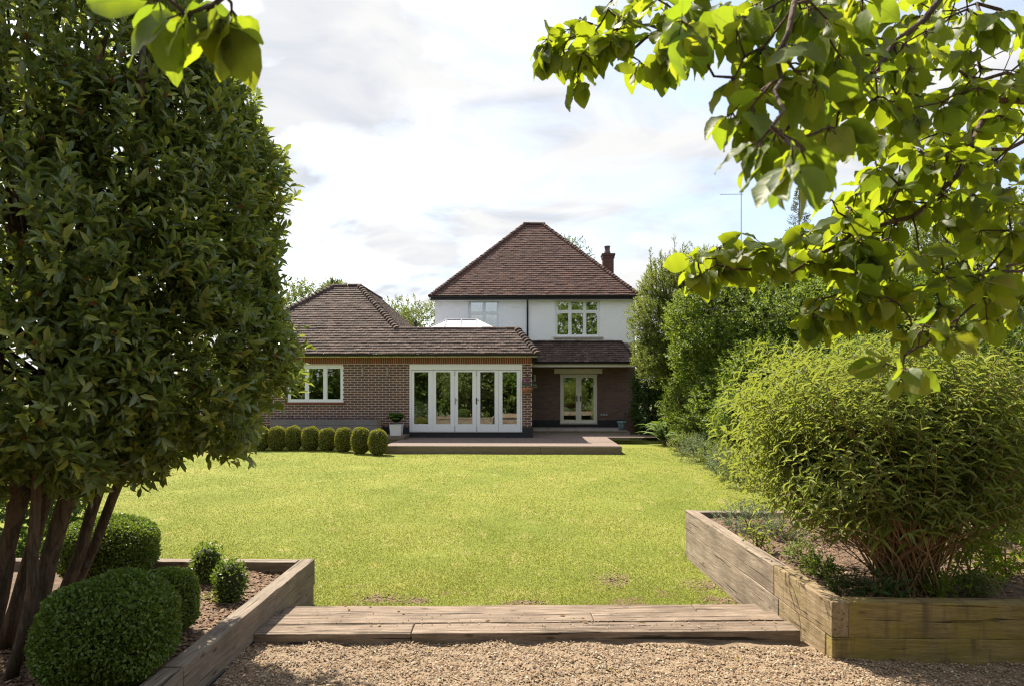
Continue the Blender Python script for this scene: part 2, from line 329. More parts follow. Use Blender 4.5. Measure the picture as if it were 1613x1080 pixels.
# leaf templates: x across (-.5...5), y along 0..1, z up
def leaf_tpl(ts, ws, fold=.25, droop=.15, wave=0.0):
    V = [(0, 0, 0)]; T = []; prev = None
    for i, (t, w) in enumerate(zip(ts, ws)):
        z = -droop * t * t; wv = wave * (1 if i % 2 else -1)
        V += [(-w / 2, t, z + fold * w / 2 + wv), (0, t, z), (w / 2, t, z + fold * w / 2 - wv)]
        a = len(V) - 3
        if prev is None: T += [(0, a + 1, a), (0, a + 2, a + 1)]
        else:
            p = prev; T += [(p, p + 1, a + 1), (p, a + 1, a), (p + 1, p + 2, a + 2), (p + 1, a + 2, a + 1)]
        prev = a
    V.append((0, 1, -droop)); e = len(V) - 1; p = prev
    T += [(p, p + 1, e), (p + 1, p + 2, e)]
    return np.array(V, float), np.array(T, int)
LEAF_LAUREL = leaf_tpl([.25, .55, .8], [.75, 1., .6], .28, .12)
LEAF_LAUREL2 = leaf_tpl([.3, .7], [.9, .85], .28, .12)
LEAF_SMALL = (np.array([(0, 0, 0), (-.5, .48, .12), (0, 1, -.05), (.5, .48, .12)], float), np.array([(0, 2, 1), (0, 3, 2)], int))
LEAF_LANCE = leaf_tpl([.25, .6], [.9, 1.], .3, .35)
def scatter(tpl, pos, d, nrm, L, W):
    V, T = tpl; n = len(pos)
    d = norm(d); nrm = norm(nrm - d * np.sum(nrm * d, 1, keepdims=True)); s = np.cross(d, nrm)
    L = np.broadcast_to(np.asarray(L, float), (n,)); W = np.broadcast_to(np.asarray(W, float), (n,))
    out = (pos[:, None, :] + d[:, None, :] * (V[None, :, 1:2] * L[:, None, None]) + s[:, None, :] * (V[None, :, 0:1] * W[:, None, None])
           + nrm[:, None, :] * (V[None, :, 2:3] * L[:, None, None]))
    tri = T[None] + (np.arange(n) * len(V))[:, None, None]
    return out.reshape(-1, 3), tri.reshape(-1, 3)
def merge(parts):
    Vs = []; Ts = []; k = 0
    for V, T in parts: Vs.append(V); Ts.append(T + k); k += len(V)
    return np.concatenate(Vs), np.concatenate(Ts)
def frame_matrix(p, d, n, L, W):
    d = Vector(d).normalized(); n = Vector(n); n = (n - d * n.dot(d)).normalized(); s = d.cross(n)
    return Matrix(((s.x * W, d.x * L, n.x * L, p[0]), (s.y * W, d.y * L, n.y * L, p[1]), (s.z * W, d.z * L, n.z * L, p[2]), (0, 0, 0, 1)))
def sprays(rng, pos, axis, length, k, leaf_len, opening=.9, jit=.25):
    """k leaves in a spiral round each twig; returns pos, dir, normal, len"""
    n = len(pos); axis = norm(axis)
    ref = norm(rng.normal(size=(n, 3))); u = norm(np.cross(axis, ref)); w = np.cross(axis, u)
    i = np.arange(k); t = (i + .5) / k
    ph = i * 2.4 + rng.uniform(0, 6.28, (n, 1))
    rad = u[:, None] * np.cos(ph)[..., None] + w[:, None] * np.sin(ph)[..., None]
    op = opening * (1.15 - .75 * t)[None, :, None]
    d = norm(axis[:, None] * (1.0) + rad * op * 1.5 + rng.normal(size=(n, k, 3)) * jit)
    length = np.broadcast_to(np.asarray(length, float), (n,))
    p = pos[:, None] + axis[:, None] * (t[None, :, None] * length[:, None, None])
    nr = axis[:, None] - d * np.sum(axis[:, None] * d, 2, keepdims=True) + UP * .35 + rng.normal(size=(n, k, 3)) * .2
    L = leaf_len * rng.uniform(.65, 1.15, (n, k)) * (1 - .25 * t)[None]
    return p.reshape(-1, 3), d.reshape(-1, 3), nr.reshape(-1, 3), L.ravel()
def blob_points(rng, blobs, n, lo=.7, lump=.12):
    """points in the outer shell of a union of ellipsoids (cx,cy,cz,rx,ry,rz), with outward normals"""
    B = np.array(blobs, float); area = (B[:, 3] * B[:, 4] + B[:, 4] * B[:, 5] + B[:, 3] * B[:, 5]); P = []; N = []; got = 0
    ph = rng.uniform(0, 6.28, (6,)); fr = rng.uniform(2, 5, (6, 3))
    while got < n:
        m = int((n - got) * 1.7) + 50
        i = rng.choice(len(B), m, p=area / area.sum()); u = norm(rng.normal(size=(m, 3)))
        r = (lo ** 3 + (1 - lo ** 3) * rng.uniform(0, 1, m)) ** (1 / 3)
        bump = 1 + lump * np.mean([np.sin(u @ (fr[j] * 1.6) + ph[j] + i) for j in range(6)], 0) * 1.8
        p = B[i, :3] + u * B[i, 3:] * (r * bump)[:, None]
        q = np.min([np.sum(((p - B[j, :3]) / B[j, 3:]) ** 2, 1) + (i == j) * 9 for j in range(len(B))], 0)
        ok = q > (lo * .92) ** 2
        P.append(p[ok]); N.append(norm(u / B[i, 3:])[ok]); got += int(ok.sum())
    return np.concatenate(P)[:n], np.concatenate(N)[:n]
def limb_net(mb, rng, base, tips, r0, r1=.006, n=6, bend=.15, seg=6):
    for t in tips:
        a = Vector(base); b = Vector(t); o = Vector(rng.normal(size=3)) * (b - a).length * bend * .5
        pts = [a.lerp(b, i / seg) + o * math.sin(math.pi * i / seg) + Vector((0, 0, 1)) * math.sin(math.pi * i / seg) * (b - a).length * .06 for i in range(seg + 1)]
        mb.tube(pts, [r0 + (r1 - r0) * (i / seg) ** .7 for i in range(seg + 1)], n)

def leafy(name, label, cat, base, blobs, n_sprays, k, leaf_len, wid, mat, seed, lo=.7, upward=.35, tpl=LEAF_SMALL, stem_r=.06, group=None, lump=.12, limbs=14, barkmat='bark', zmin=None):
    """a tree or shrub: trunk with limbs, crown of separate leaves in sprays"""
    rng = np.random.default_rng(seed)
    t = thing(name, base, label, cat, group)
    P, N = blob_points(rng, blobs, n_sprays, lo, lump)
    if zmin is not None: k_ = P[:, 2] > zmin; P, N = P[k_], N[k_]
    ax = norm(N + UP * upward + rng.normal(size=P.shape) * .45)
    p, d, nr, L = sprays(rng, P - ax * leaf_len, ax, leaf_len * 2.2, k, leaf_len)
    V, T = scatter(tpl, p, d, nr, L, L * wid)
    link('crown', mesh_np('crown', V, T, True), MAT[mat], t)
    mb = MB(); idx = rng.choice(len(P), min(limbs, len(P)), replace=False)
    B = np.array(blobs); c = Vector(np.average(B[:, :3], axis=0, weights=B[:, 3] * B[:, 5])); b0 = Vector(base)
    fork = b0.lerp(Vector((c.x, c.y, max(c.z, b0.z + .2))), .45)
    mb.tube([b0 - Vector((0, 0, .05)), b0.lerp(fork, .5) + Vector((stem_r * .4, 0, 0)), fork], [stem_r * 1.25, stem_r, stem_r * .8], 8)
    limb_net(mb, rng, fork, [P[i] - N[i] * .1 for i in idx], stem_r * .7, .006, 5)
    mb.build('trunk', MAT[barkmat], t, True)
    return t

# ------------------------------------------------------------------ ground: sheet, lawn, gravel, beds
LOW, ZTL, ZTR, SOILL, SOILR = -.25, .22, .36, .12, .26    # lawn by the steps, tops of the two beds, their soil
def ground_z(x, y):
    """height of the lawn: it rises gently towards the house"""
    x = np.asarray(x, float); y = np.asarray(y, float); c = np.clip((y - 7.5) / 10.0, 0, 1); c = c * c * (3 - 2 * c)
    return LOW * (1 - c) + .005 * np.sin(x * 1.7 + y * .6) * np.sin(y * 1.3 + .5)
def grid_mesh(name, x0, x1, y0, y1, nx, ny, zf):
    X, Y = np.meshgrid(np.linspace(x0, x1, nx + 1), np.linspace(y0, y1, ny + 1)); Z = zf(X, Y)
    V = np.stack([X, Y, Z], -1).reshape(-1, 3); i = np.arange(nx)[None] + np.arange(ny)[:, None] * (nx + 1)
    Q = np.stack([i, i + 1, i + nx + 2, i + nx + 1], -1).reshape(-1, 4)
    return mesh_np(name, V, Q, True)
MAT['earth'] = surf('far_ground', [(.06, .075, .025), (.085, .095, .03)], .4, .95, .2)
tag(link('ground', grid_mesh('ground', -1500, 1500, -1500, 1500, 8, 8, lambda x, y: x * 0 - .6), MAT['earth']), kind='structure')
def lawn_mat():
    m, nt = new_mat('lawn_turf'); b = NB(nt); v = coords(b)
    c = ramp(b, noise(b, v, .55, 6, .6, .3), [(.15, .18, .03), (.195, .215, .04), (.24, .24, .055)], [.32, .5, .68])
    fine = noise(b, coords(b, (1, .55, 1)), 26, 5, .7)
    c = mixc(b, ramp(b, fine, [(0, 0, 0), (.7, .7, .7)], [.48, .68]), c, (.10, .15, .02))
    c = mixc(b, ramp(b, noise(b, coords(b, (1, .6, 1)), 3.2, 6, .65), [(0, 0, 0), (.75, .75, .75)], [.57, .70]), c, (.31, .275, .10))
    # bare soil towards the sleeper steps
    s = b.n('ShaderNodeSeparateXYZ', {0: v}); near = b.n('ShaderNodeMapRange', {0: s.outputs[1], 1: 6.2, 2: 8.2, 3: .15, 4: -.12})
    f = b.n('ShaderNodeMath', {0: noise(b, coords(b, (1, 1.3, 1)), 2.6, 6, .65), 1: near.outputs[0]}, operation='ADD')
    c = mixc(b, ramp(b, f.outputs[0], [(0, 0, 0), (1, 1, 1)], [.62, .68]), c, (.20, .14, .085))
    bs = b.n('ShaderNodeBsdfPrincipled', {'Base Color': c, 'Roughness': .9, 'Specular IOR Level': .1})
    bn = b.n('ShaderNodeBump', {'Strength': .8, 'Distance': .03, 'Height': fine}); nt.links.new(bn.outputs[0], bs.inputs['Normal'])
    b.n('ShaderNodeOutputMaterial', {0: bs.outputs[0]}); return m
tag(link('lawn', grid_mesh('lawn', -16, 9, 5.66, 34, 120, 140, ground_z), lawn_mat()), kind='structure')
MAT['gravel_bed'] = surf('gravel_bed', [(.13, .09, .058), (.22, .16, .105), (.31, .24, .17)], 45, .95, .8, 90)
def gravel_z(x, y):
    x = np.asarray(x, float); y = np.asarray(y, float)
    return -.050 - .022 * np.clip((x - .6) / 2.2, 0, 1) + .014 * np.sin(x * 3.1 + 1) * np.sin(y * 4.3) + .008 * np.sin(x * 9 + y * 7) + .012 * np.sin(x * 14 + 2 * np.sin(y * 9)) * np.sin(y * 17 + x * 3)
tag(link('gravel_path', grid_mesh('gravel_path', -6, 8, -7, 5.3, 140, 120, gravel_z), MAT['gravel_bed']), kind='structure')

rng = np.random.default_rng(5)
# pebbles (nobody could count them)
def pebbles(n, x0, x1, y0, y1, smin, smax, zf, seed, flat=.6):
    r = np.random.default_rng(seed)
    V0 = np.array([(1, 0, 0), (-1, 0, 0), (0, 1, 0), (0, -1, 0), (0, 0, 1), (0, 0, -1), (.62, .62, .45), (-.62, .62, .45), (-.62, -.62, .45), (.62, -.62, .45)], float)
    T0 = np.array([(0, 6, 9), (2, 7, 6), (1, 8, 7), (3, 9, 8), (6, 7, 4), (7, 8, 4), (8, 9, 4), (9, 6, 4), (0, 2, 6), (2, 1, 7), (1, 3, 8), (3, 0, 9)], int)
    x = r.uniform(x0, x1, n); y = r.uniform(y0, y1, n); s = r.uniform(smin, smax, n) * .5
    a = r.uniform(0, 6.28, n); sc3 = np.stack([s * r.uniform(.8, 1.4, n), s * r.uniform(.6, 1, n), s * r.uniform(flat * .6, flat * 1.3, n)], 1)
    Vl = V0[None] * sc3[:, None] * r.uniform(.8, 1.2, (n, 10, 1))
    tx = r.normal(0, .35, n); zz = Vl[:, :, 2] + Vl[:, :, 0] * tx[:, None]
    X = Vl[:, :, 0] * np.cos(a)[:, None] - Vl[:, :, 1] * np.sin(a)[:, None] + x[:, None]
    Y = Vl[:, :, 0] * np.sin(a)[:, None] + Vl[:, :, 1] * np.cos(a)[:, None] + y[:, None]
    Z = zz + (zf(x, y) + s * .35 + r.uniform(0, .006, n))[:, None]
    return np.stack([X, Y, Z], -1).reshape(-1, 3), (T0[None] + (np.arange(n) * 10)[:, None, None]).reshape(-1, 3)
MAT['pebble'] = surf('pebble', [(.32, .22, .15), (.40, .30, .22)], 20, .8, 0, rnd_cols=[(.14, .078, .042), (.26, .175, .10), (.38, .285, .185), (.19, .11, .055), (.31, .215, .125), (.50, .42, .32), (.15, .108, .075), (.25, .145, .07)], rnd_amt=.9)
V, T = pebbles(30000, -2.6, 4.4, 3.9, 5.12, .010, .021, gravel_z, 11)
tag(link('gravel', mesh_np('gravel', V, T), MAT['pebble']), 'small tan and brown stones of the gravel path', 'gravel', kind='stuff')

# grass blades over the lawn, denser and finer near the steps
def grass_blades(n, seed):
    r = np.random.default_rng(seed)
    u = r.uniform(0, 1, n); Y = 6.2 / (1 - u * (1 - 6.2 / 21.5)); Y = np.minimum(Y, 21.5)
    X = r.uniform(-.70, .62, n) * Y + r.normal(0, .05, n)
    patch = np.sin(X * 2.1 + np.sin(Y * 1.7) * 1.5) + np.sin(Y * 2.9 + X * 1.1) + r.normal(0, .7, n)
    keep = (patch > -2.1 + 1.3 * np.clip((7.6 - Y) / 1.2, 0, 1) * .6) & (X < 4.6)
    keep &= ~((Y > 20.0) & (X > -4.5) & (X < 2.9))
    for (cx_, cy_, a_, b_) in PATCH:
        q = ((X - cx_) / a_) ** 2 + ((Y - cy_) / b_) ** 2 + .35 * np.sin(X * 23) * np.sin(Y * 19); keep &= r.uniform(0, 1, n) < np.clip(.30 + .5 * q, 0, 1)
    X, Y = X[keep], Y[keep]; m = len(X); P = np.stack([X, Y, ground_z(X, Y) - .004], 1)
    d = norm(np.stack([r.normal(0, .75, m), r.normal(0, .75, m), np.ones(m)], 1))
    h = r.uniform(.010, .026, m) * np.clip(.9 + Y * .03, 1, 1.5) * (1 + .10 * np.sin(X * 2.9 + 1) * np.sin(Y * 2.3)); wd = .0016 + .00034 * Y
    a = r.uniform(0, 6.28, m); s = np.stack([np.cos(a), np.sin(a), np.zeros(m)], 1)
    V = np.stack([P - s * wd[:, None], P + s * wd[:, None], P + d * h[:, None]], 1).reshape(-1, 3)
    return V, np.arange(3 * m).reshape(-1, 3)
PATCH = []
for (px, py, rx, ry) in ((968, 913, 30, 10), (1112, 921, 34, 9), (600, 943, 36, 6), (655, 946, 22, 5), (830, 949, 30, 3), (1135, 945, 26, 6)):
    c = G(px, py, LOW); PATCH.append((c.x, c.y, rx * c.y / F, ry * c.y * c.y / (F * 1.95)))
V, T = grass_blades(540000, 21)
tag(link('grass', mesh_np('grass', V, T), MAT['grass']), 'short mown yellow green grass covering the lawn', 'grass', kind='stuff')

MAT['crumb'] = surf('soil_crumb', [(.14, .09, .055), (.22, .155, .10)], 20, .95, 0, rnd_cols=[(.12, .078, .048), (.20, .135, .085), (.27, .19, .125), (.16, .11, .07)], rnd_amt=.8)
cr_ = np.random.default_rng(88); parts = []
for k_, (cx_, cy_, a_, b_) in enumerate(PATCH):
    n_ = int(np.clip(a_ * b_ * 16000, 100, 600)); gx_ = cx_ + cr_.normal(0, .55, n_) * a_; gy_ = np.maximum(5.8, cy_ + cr_.normal(0, .55, n_) * b_)
    Vc, Tc = pebbles(n_, 0, 1, 0, 1, .008, .026, lambda x, y: x * 0, 900 + k_, .15); Vc = Vc.reshape(n_, 10, 3); Vc[:, :, :2] -= Vc[:, :, :2].mean(1, keepdims=True); Vc[:, :, 0] += gx_[:, None]; Vc[:, :, 1] += gy_[:, None]; Vc[:, :, 2] += (ground_z(gx_, gy_) - .003)[:, None]
    parts.append((Vc.reshape(-1, 3), Tc))
Vc, Tc = merge(parts); tag(link('bare_soil', mesh_np('bare_soil', Vc, Tc), MAT['crumb']), 'crumbs of bare brown soil in worn spots of the lawn', 'soil', kind='stuff')
# ------------------------------------------------------------------ sleepers
rs = random.Random(3)
def sleeper(a, b, w, h, mat, parent, side=1, name='sleeper'):
    """a beam whose top outer edge runs a -> b; w is measured to the given side, h downwards"""
    a, b = Vector(a), Vector(b); d = (b - a); L = d.length; d.normalize()
    s = Vector((-d.y, d.x, 0)).normalized() * side; up = s.cross(d) if side < 0 else d.cross(s)
    if up.z < 0: up = -up
    mb = MB(); n = 10; vs = []; fs = []
    for i in range(n + 1):
        x = L * i / n; j = [rs.uniform(-.003, .003) for _ in range(8)]
        vs += [(x, 0 + j[0], j[1]), (x, w + j[2], j[3]), (x, w + j[4], -h + j[5]), (x, j[6], -h + j[7])]
    for i in range(n):
        for k in range(4):
            k2 = (k + 1) % 4; fs.append((i * 4 + k, i * 4 + k2, i * 4 + 4 + k2, i * 4 + 4 + k))
    fs += [(0, 3, 2, 1), (n * 4, n * 4 + 1, n * 4 + 2, n * 4 + 3)]
    mb.add(vs, fs); me = mb.mesh(name)
    M = Matrix(((d.x, s.x, up.x, a.x), (d.y, s.y, up.y, a.y), (d.z, s.z, up.z, a.z), (0, 0, 0, 1)))
    if M.to_3x3().determinant() < 0: me.flip_normals()
    o = link(name, me, MAT[mat], parent, M); bevel(o, .007, 2); return o
SH = .262; SW = .13
# left raised bed
c1 = G(495.7, 879, ZTL); c2 = G(289.6, 1049.7, ZTL); dd = (c2 - c1).normalized(); c3 = c2 + dd * 1.9
lb = thing('raised_bed', (c1.x - 1.2, c1.y - .9, 0), 'raised timber bed of weathered sleepers holding the laurel tree and box balls', 'raised bed')
sleeper(c1, c2 - dd * .004, SW, SH, 'sleeper', lb, side=-1)
sleeper(c2 + dd * .004, c3, SW, SH, 'sleeper', lb, side=-1)
dz = Vector((0, 0, SH + .002))
sleeper(c1 - dz + dd * .045, c1 + dd * 1.5 - dz, SW, SH + .1, 'sleeper', lb, side=-1)
sleeper(c1 + dd * 1.506 - dz, c3 - dz, SW, SH, 'sleeper', lb, side=-1)
bl = Vector((c1.x - .15, c1.y - .005, ZTL - .004))
sleeper(bl, bl + Vector((-2.4, -.02, 0)), SW, SH, 'sleeper', lb, side=1)
sleeper(bl + Vector((-2.408, -.02, 0)), bl + Vector((-4.8, -.03, 0)), SW, SH, 'sleeper', lb, side=1)
sleeper(bl - dz + Vector((.11, 0, 0)), bl + Vector((-2.3, 0, 0)) - dz, SW, SH, 'sleeper', lb, side=1)
sleeper(bl - dz + Vector((-2.306, 0, 0)), bl + Vector((-4.7, 0, 0)) - dz, SW, SH, 'sleeper', lb, side=1)
p = c1 + dd * .03 + Vector((-.06, -.0, 0))
MB().box((c1.x - .075, c1.y - .02, -.4), (c1.x - .02, c1.y + .03, -.05)).build('corner_post', MAT['sleeper'], lb)
# right raised bed
r1 = G(1079.5, 802, ZTR); r2 = G(1217.5, 890, ZTR); r3 = G(1310, 947.5, ZTR)
rb = thing('raised_bed', (r2.x + .6, r2.y, 0), 'raised timber bed of sleepers with greenish front holding the feathery bush', 'raised bed')
de = (r3 - r1).normalized()
r2 = r1 + de * (r2 - r1).length; 
sleeper(r1, r2 - de * .004, SW, SH, 'sleeper_sunlit', rb, side=1)
sleeper(r2 + de * .004, r3, SW, SH, 'sleeper_mossy', rb, side=1)
sleeper(r1 - dz + de * .07, r2 - dz + de * .09, SW, SH + .12, 'sleeper_sunlit', rb, side=1)
sleeper(r2 - dz + de * .098, r3 - dz - de * .10, SW, SH + .12, 'sleeper_mossy', rb, side=1)
fx = r3 + Vector((.128, .006, -.002))
sleeper(fx, fx + Vector((2.4, -.015, 0)), SW, SH, 'sleeper_algae', rb, side=1)
sleeper(fx + Vector((2.406, -.015, 0)), fx + Vector((4.0, -.02, 0)), SW, SH, 'sleeper_algae', rb, side=1)
fl = r3 + Vector((.004, -.0, 0)) - dz
sleeper(fl, fl + Vector((2.4, -.012, 0)), SW, SH, 'sleeper_algae', rb, side=1)
sleeper(fl + Vector((2.406, -.012, 0)), fl + Vector((4.0, -.02, 0)), SW, SH, 'sleeper_algae', rb, side=1)
bk = r1 + Vector((.135, .12, -.03))
sleeper(bk + Vector((2.4, 0, 0)), bk, SW, SH, 'sleeper', rb, side=1)
MB().box((r1.x + .02, r1.y - .02, -.4), (r1.x + .07, r1.y + .04, .09)).build('corner_post', MAT['sleeper'], rb)
# steps
st = thing('timber_steps', (.4, 5.4, 0), 'long low sleeper steps between the gravel path and the lawn', 'steps')
def step_row(pxl, pxr, yl, yr, breaks, D0z, w, h):
    a = G(pxl, yl, D0z); b = G(pxr, yr, D0z); cuts = [0] + breaks + [1]
    for i in range(len(cuts) - 1):
        g = .003 / (b - a).length; z = Vector((0, 0, rs.uniform(-.006, .006)))
        sleeper(a.lerp(b, cuts[i] + g) + z, a.lerp(b, cuts[i + 1] - g) + z, w, h, 'sleeper_step', st, side=1)
step_row(398, 1262, 999.5, 993, [.285], .02, .222, .13)
step_row(418, 1236, 982, 976.5, [.63], .024, .222, .13)
step_row(440, 1206, 967.5, 963.5, [.86], .018, .215, .34)
# bed soil and mulch
MAT['soil'] = surf('bed_soil', [(.075, .05, .035), (.12, .08, .054), (.17, .115, .08)], 18, .95, .9, 60)
def soil_bump(x, y): return .018 * np.sin(np.asarray(x) * 4 + 1) * np.sin(np.asarray(y) * 3.3) + .010 * np.sin(np.asarray(x) * 11 + np.asarray(y) * 8)
def soil_zl(x, y): return SOILL + soil_bump(x, y)
def soil_zr(x, y): return SOILR + soil_bump(x, y)
def poly_sheet(name, poly, zf, mat, step=.09):
    xs = [p[0] for p in poly]; ys = [p[1] for p in poly]; n = len(poly)
    def inside(x, y):
        c = np.zeros(x.shape, bool)
        for i in range(n):
            (xa, ya), (xb, yb) = poly[i], poly[(i + 1) % n]
            if ya != yb: c ^= ((ya > y) != (yb > y)) & (x < (xb - xa) * (y - ya) / (yb - ya) + xa)
        return c
    nx = int((max(xs) - min(xs)) / step); ny = int((max(ys) - min(ys)) / step)
    X, Y = np.meshgrid(np.linspace(min(xs), max(xs), nx + 1), np.linspace(min(ys), max(ys), ny + 1))
    V = np.stack([X, Y, zf(X, Y)], -1).reshape(-1, 3); i = (np.arange(nx)[None] + np.arange(ny)[:, None] * (nx + 1))
    xc = (X[:-1, :-1] + X[1:, 1:]) / 2; yc = (Y[:-1, :-1] + Y[1:, 1:]) / 2
    Q = np.stack([i, i + 1, i + nx + 2, i + nx + 1], -1)[inside(xc, yc)]
    return tag(link(name, mesh_np(name, V, Q.reshape(-1, 4), True), mat), kind='structure'), inside
left_poly = [(c1.x - .06, c1.y - .0), (c3.x - .06, c3.y), (-7.5, c3.y), (-7.5, c1.y)]
right_poly = [(r1.x + .06, r1.y + .06), (r3.x + .06, r3.y + .08), (r3.x + 4.0, r3.y + .08), (r3.x + 4.0, r1.y + .06)]
_, in_l = poly_sheet('soil_bed_left', left_poly, soil_zl, MAT['soil'])
_, in_r = poly_sheet('soil_bed_right', right_poly, soil_zr, MAT['soil'])
MAT['chip'] = surf('bark_chip', [(.16, .085, .05), (.24, .14, .09)], 20, .9, 0, rnd_cols=[(.09, .055, .036), (.20, .115, .065), (.28, .18, .115), (.15, .09, .052), (.36, .27, .19)], rnd_amt=.85)
def chips(name, label, poly_in, x0, x1, y0, y1, n, seed, soil_z):
    V, T = pebbles(n, x0, x1, y0, y1, .012, .038, soil_z, seed, .3)
    V3 = V.reshape(-1, 10, 3); ok = poly_in(V3[:, 0, 0], V3[:, 0, 1]); V3 = V3[ok]; T = T.reshape(-1, 12, 3)[:len(V3)]
    tag(link(name, mesh_np(name, V3.reshape(-1, 3), T.reshape(-1, 3)), MAT['chip']), label, 'mulch', kind='stuff')
chips('bark_mulch', 'reddish bark mulch around the box balls', in_l, -4.2, c1.x, 3.1, c1.y, 11000, 31, soil_zl)
chips('bark_mulch', 'dark bark mulch under the feathery bush', in_r, r1.x, r3.x + 3.2, r3.y, r1.y, 8000, 32, soil_zr)
lr = np.random.default_rng(66); n_ = 70; lx_ = lr.uniform(-2.2, 3.4, n_); ly_ = lr.uniform(4.2, 5.75, n_); ly_ = np.where((ly_ > 5.04) & (ly_ < 5.24), ly_ - .25, ly_); lz_ = np.where(ly_ > 5.2, .03, gravel_z(lx_, ly_) + .016); a_ = lr.uniform(0, 6.28, n_)
V, T = scatter(LEAF_LAUREL, np.stack([lx_, ly_, lz_], 1), np.stack([np.cos(a_), np.sin(a_), lr.normal(0, .12, n_)], 1), UP + lr.normal(size=(n_, 3)) * .25, lr.uniform(.025, .06, n_), lr.uniform(.012, .025, n_))
tag(link('leaf_litter', mesh_np('leaf_litter', V, T, True), leafmat('dry_leaf', [(.20, .11, .05), (.30, .19, .09), (.24, .20, .06)], (.3, .2, .06), .2, .8, .1)), 'scattered dry fallen leaves on the gravel and steps', 'leaves', kind='stuff')
V, T = pebbles(420, -1.9, 2.0, 5.24, 5.6, .008, .018, lambda x, y: x * 0 + .026, 67); V3 = V.reshape(-1, 10, 3); k_ = lr.uniform(0, 1, len(V3)) < np.exp(-(V3[:, 0, 1] - 5.24) * 7); V3 = V3[k_]
tag(link('stray_gravel', mesh_np('stray_gravel', V3.reshape(-1, 3), T.reshape(-1, 12, 3)[:len(V3)].reshape(-1, 3)), MAT['pebble']), 'stray gravel stones kicked onto the front step', 'gravel', kind='stuff')
# black hose along the left bed
hp = [G(404, 1008, -.04), G(375, 1028, -.03), G(362, 1047, -.035), G(330, 1076, -.03), G(300, 1110, -.03)]
hose = MB().tube(hp, .011, 8).build('hose', MAT['black'], None, True)
tag(hose, 'thin black irrigation hose lying along the left raised bed', 'hose')
hp2 = [G(404, 1010, -.04), G(450, 1011.5, -.045), G(500, 1014, -.05), G(548, 1016, -.05)]
o = MB().tube(hp2, .011, 8).build('hose', MAT['black'], None, True); tag(o, 'short black hose lying under the front step', 'hose')

# ------------------------------------------------------------------ building helpers
def cell_wall(mb, axis, x0, x1, z0, z1, y, th, openings):
    """wall slab in the X-Z plane (axis 'x') from y to y+th with rectangular holes, faces only where visible"""
    xs = sorted({x0, x1, *[o[0] for o in openings], *[o[1] for o in openings]}); zs = sorted({z0, z1, *[o[2] for o in openings], *[o[3] for o in openings]})
    def solid(i, j):
        if i < 0 or j < 0 or i >= len(xs) - 1 or j >= len(zs) - 1: return False
        cx, cz = (xs[i] + xs[i + 1]) / 2, (zs[j] + zs[j + 1]) / 2
        return not any(o[0] < cx < o[1] and o[2] < cz < o[3] for o in openings)
    def pt(x, yy, z): return (x, yy, z) if axis == 'x' else (yy, x, z)
    for i in range(len(xs) - 1):
        for j in range(len(zs) - 1):
            if not solid(i, j): continue
            a, b, c, d = xs[i], xs[i + 1], zs[j], zs[j + 1]
            mb.add([pt(a, y, c), pt(b, y, c), pt(b, y, d), pt(a, y, d)], [(0, 1, 2, 3)]); mb.add([pt(a, y + th, c), pt(b, y + th, c), pt(b, y + th, d), pt(a, y + th, d)], [(3, 2, 1, 0)])
            if not solid(i - 1, j): mb.add([pt(a, y, c), pt(a, y + th, c), pt(a, y + th, d), pt(a, y, d)], [(3, 2, 1, 0)])
            if not solid(i + 1, j): mb.add([pt(b, y, c), pt(b, y + th, c), pt(b, y + th, d), pt(b, y, d)], [(0, 1, 2, 3)])
            if not solid(i, j - 1): mb.add([pt(a, y, c), pt(b, y, c), pt(b, y + th, c), pt(a, y + th, c)], [(3, 2, 1, 0)])
            if not solid(i, j + 1): mb.add([pt(a, y, d), pt(b, y, d), pt(b, y + th, d), pt(a, y + th, d)], [(0, 1, 2, 3)])
def brick_rects(x0, x1, z0, z1, openings, bl=.215, bh=.065, jt=.012):
    out = []; z = z0; row = 0
    while z + bh <= z1 + .01:
        zt = min(z + bh, z1); ivs = [(x0, x1)]
        for o in openings:
            if o[2] < zt and o[3] > z:
                nv = []
                for a, b in ivs:
                    if o[1] <= a or o[0] >= b: nv.append((a, b)); continue
                    if o[0] > a: nv.append((a, o[0]))
                    if o[1] < b: nv.append((o[1], b))
                ivs = nv
        off = (row % 2) * (bl + jt) / 2
        for a, b in ivs:
            k = math.floor((a - x0 - off) / (bl + jt))
            while True:
                s = x0 + off + k * (bl + jt); e = s + bl
                if s >= b: break
                s2, e2 = max(s, a), min(e, b)
                if e2 - s2 > .03: out.append((s2, e2, z, zt))
                k += 1
        z += bh + jt; row += 1
    return out
UNIT = MB().box((0, 0, 0), (1, 1, 1)).mesh('brick_block')
def lay_bricks(rects, y, proud, mat, parent, n_parts, score, tagname='brick'):
    """bricks standing proud of the mortar; the ones showing largest are parts, the rest one mesh"""
    me = UNIT.copy(); me.materials.append(MAT[mat]); order = sorted(rects, key=score)
    for (a, b, c, d) in order[:n_parts]:
        j = rs.uniform(-.0025, .0025)
        link(tagname, me, None, parent, Matrix.Translation((a, y - proud - j, c)) @ Matrix.Diagonal((b - a, proud + .012 + j, d - c, 1)))
    rest = MB()
    for (a, b, c, d) in order[n_parts:]: rest.box((a, y - proud - rs.uniform(-.0025, .0025), c), (b, y + .012, d))
    if rest.v: tag(rest.build('brickwork', MAT[mat], parent), kind='stuff')
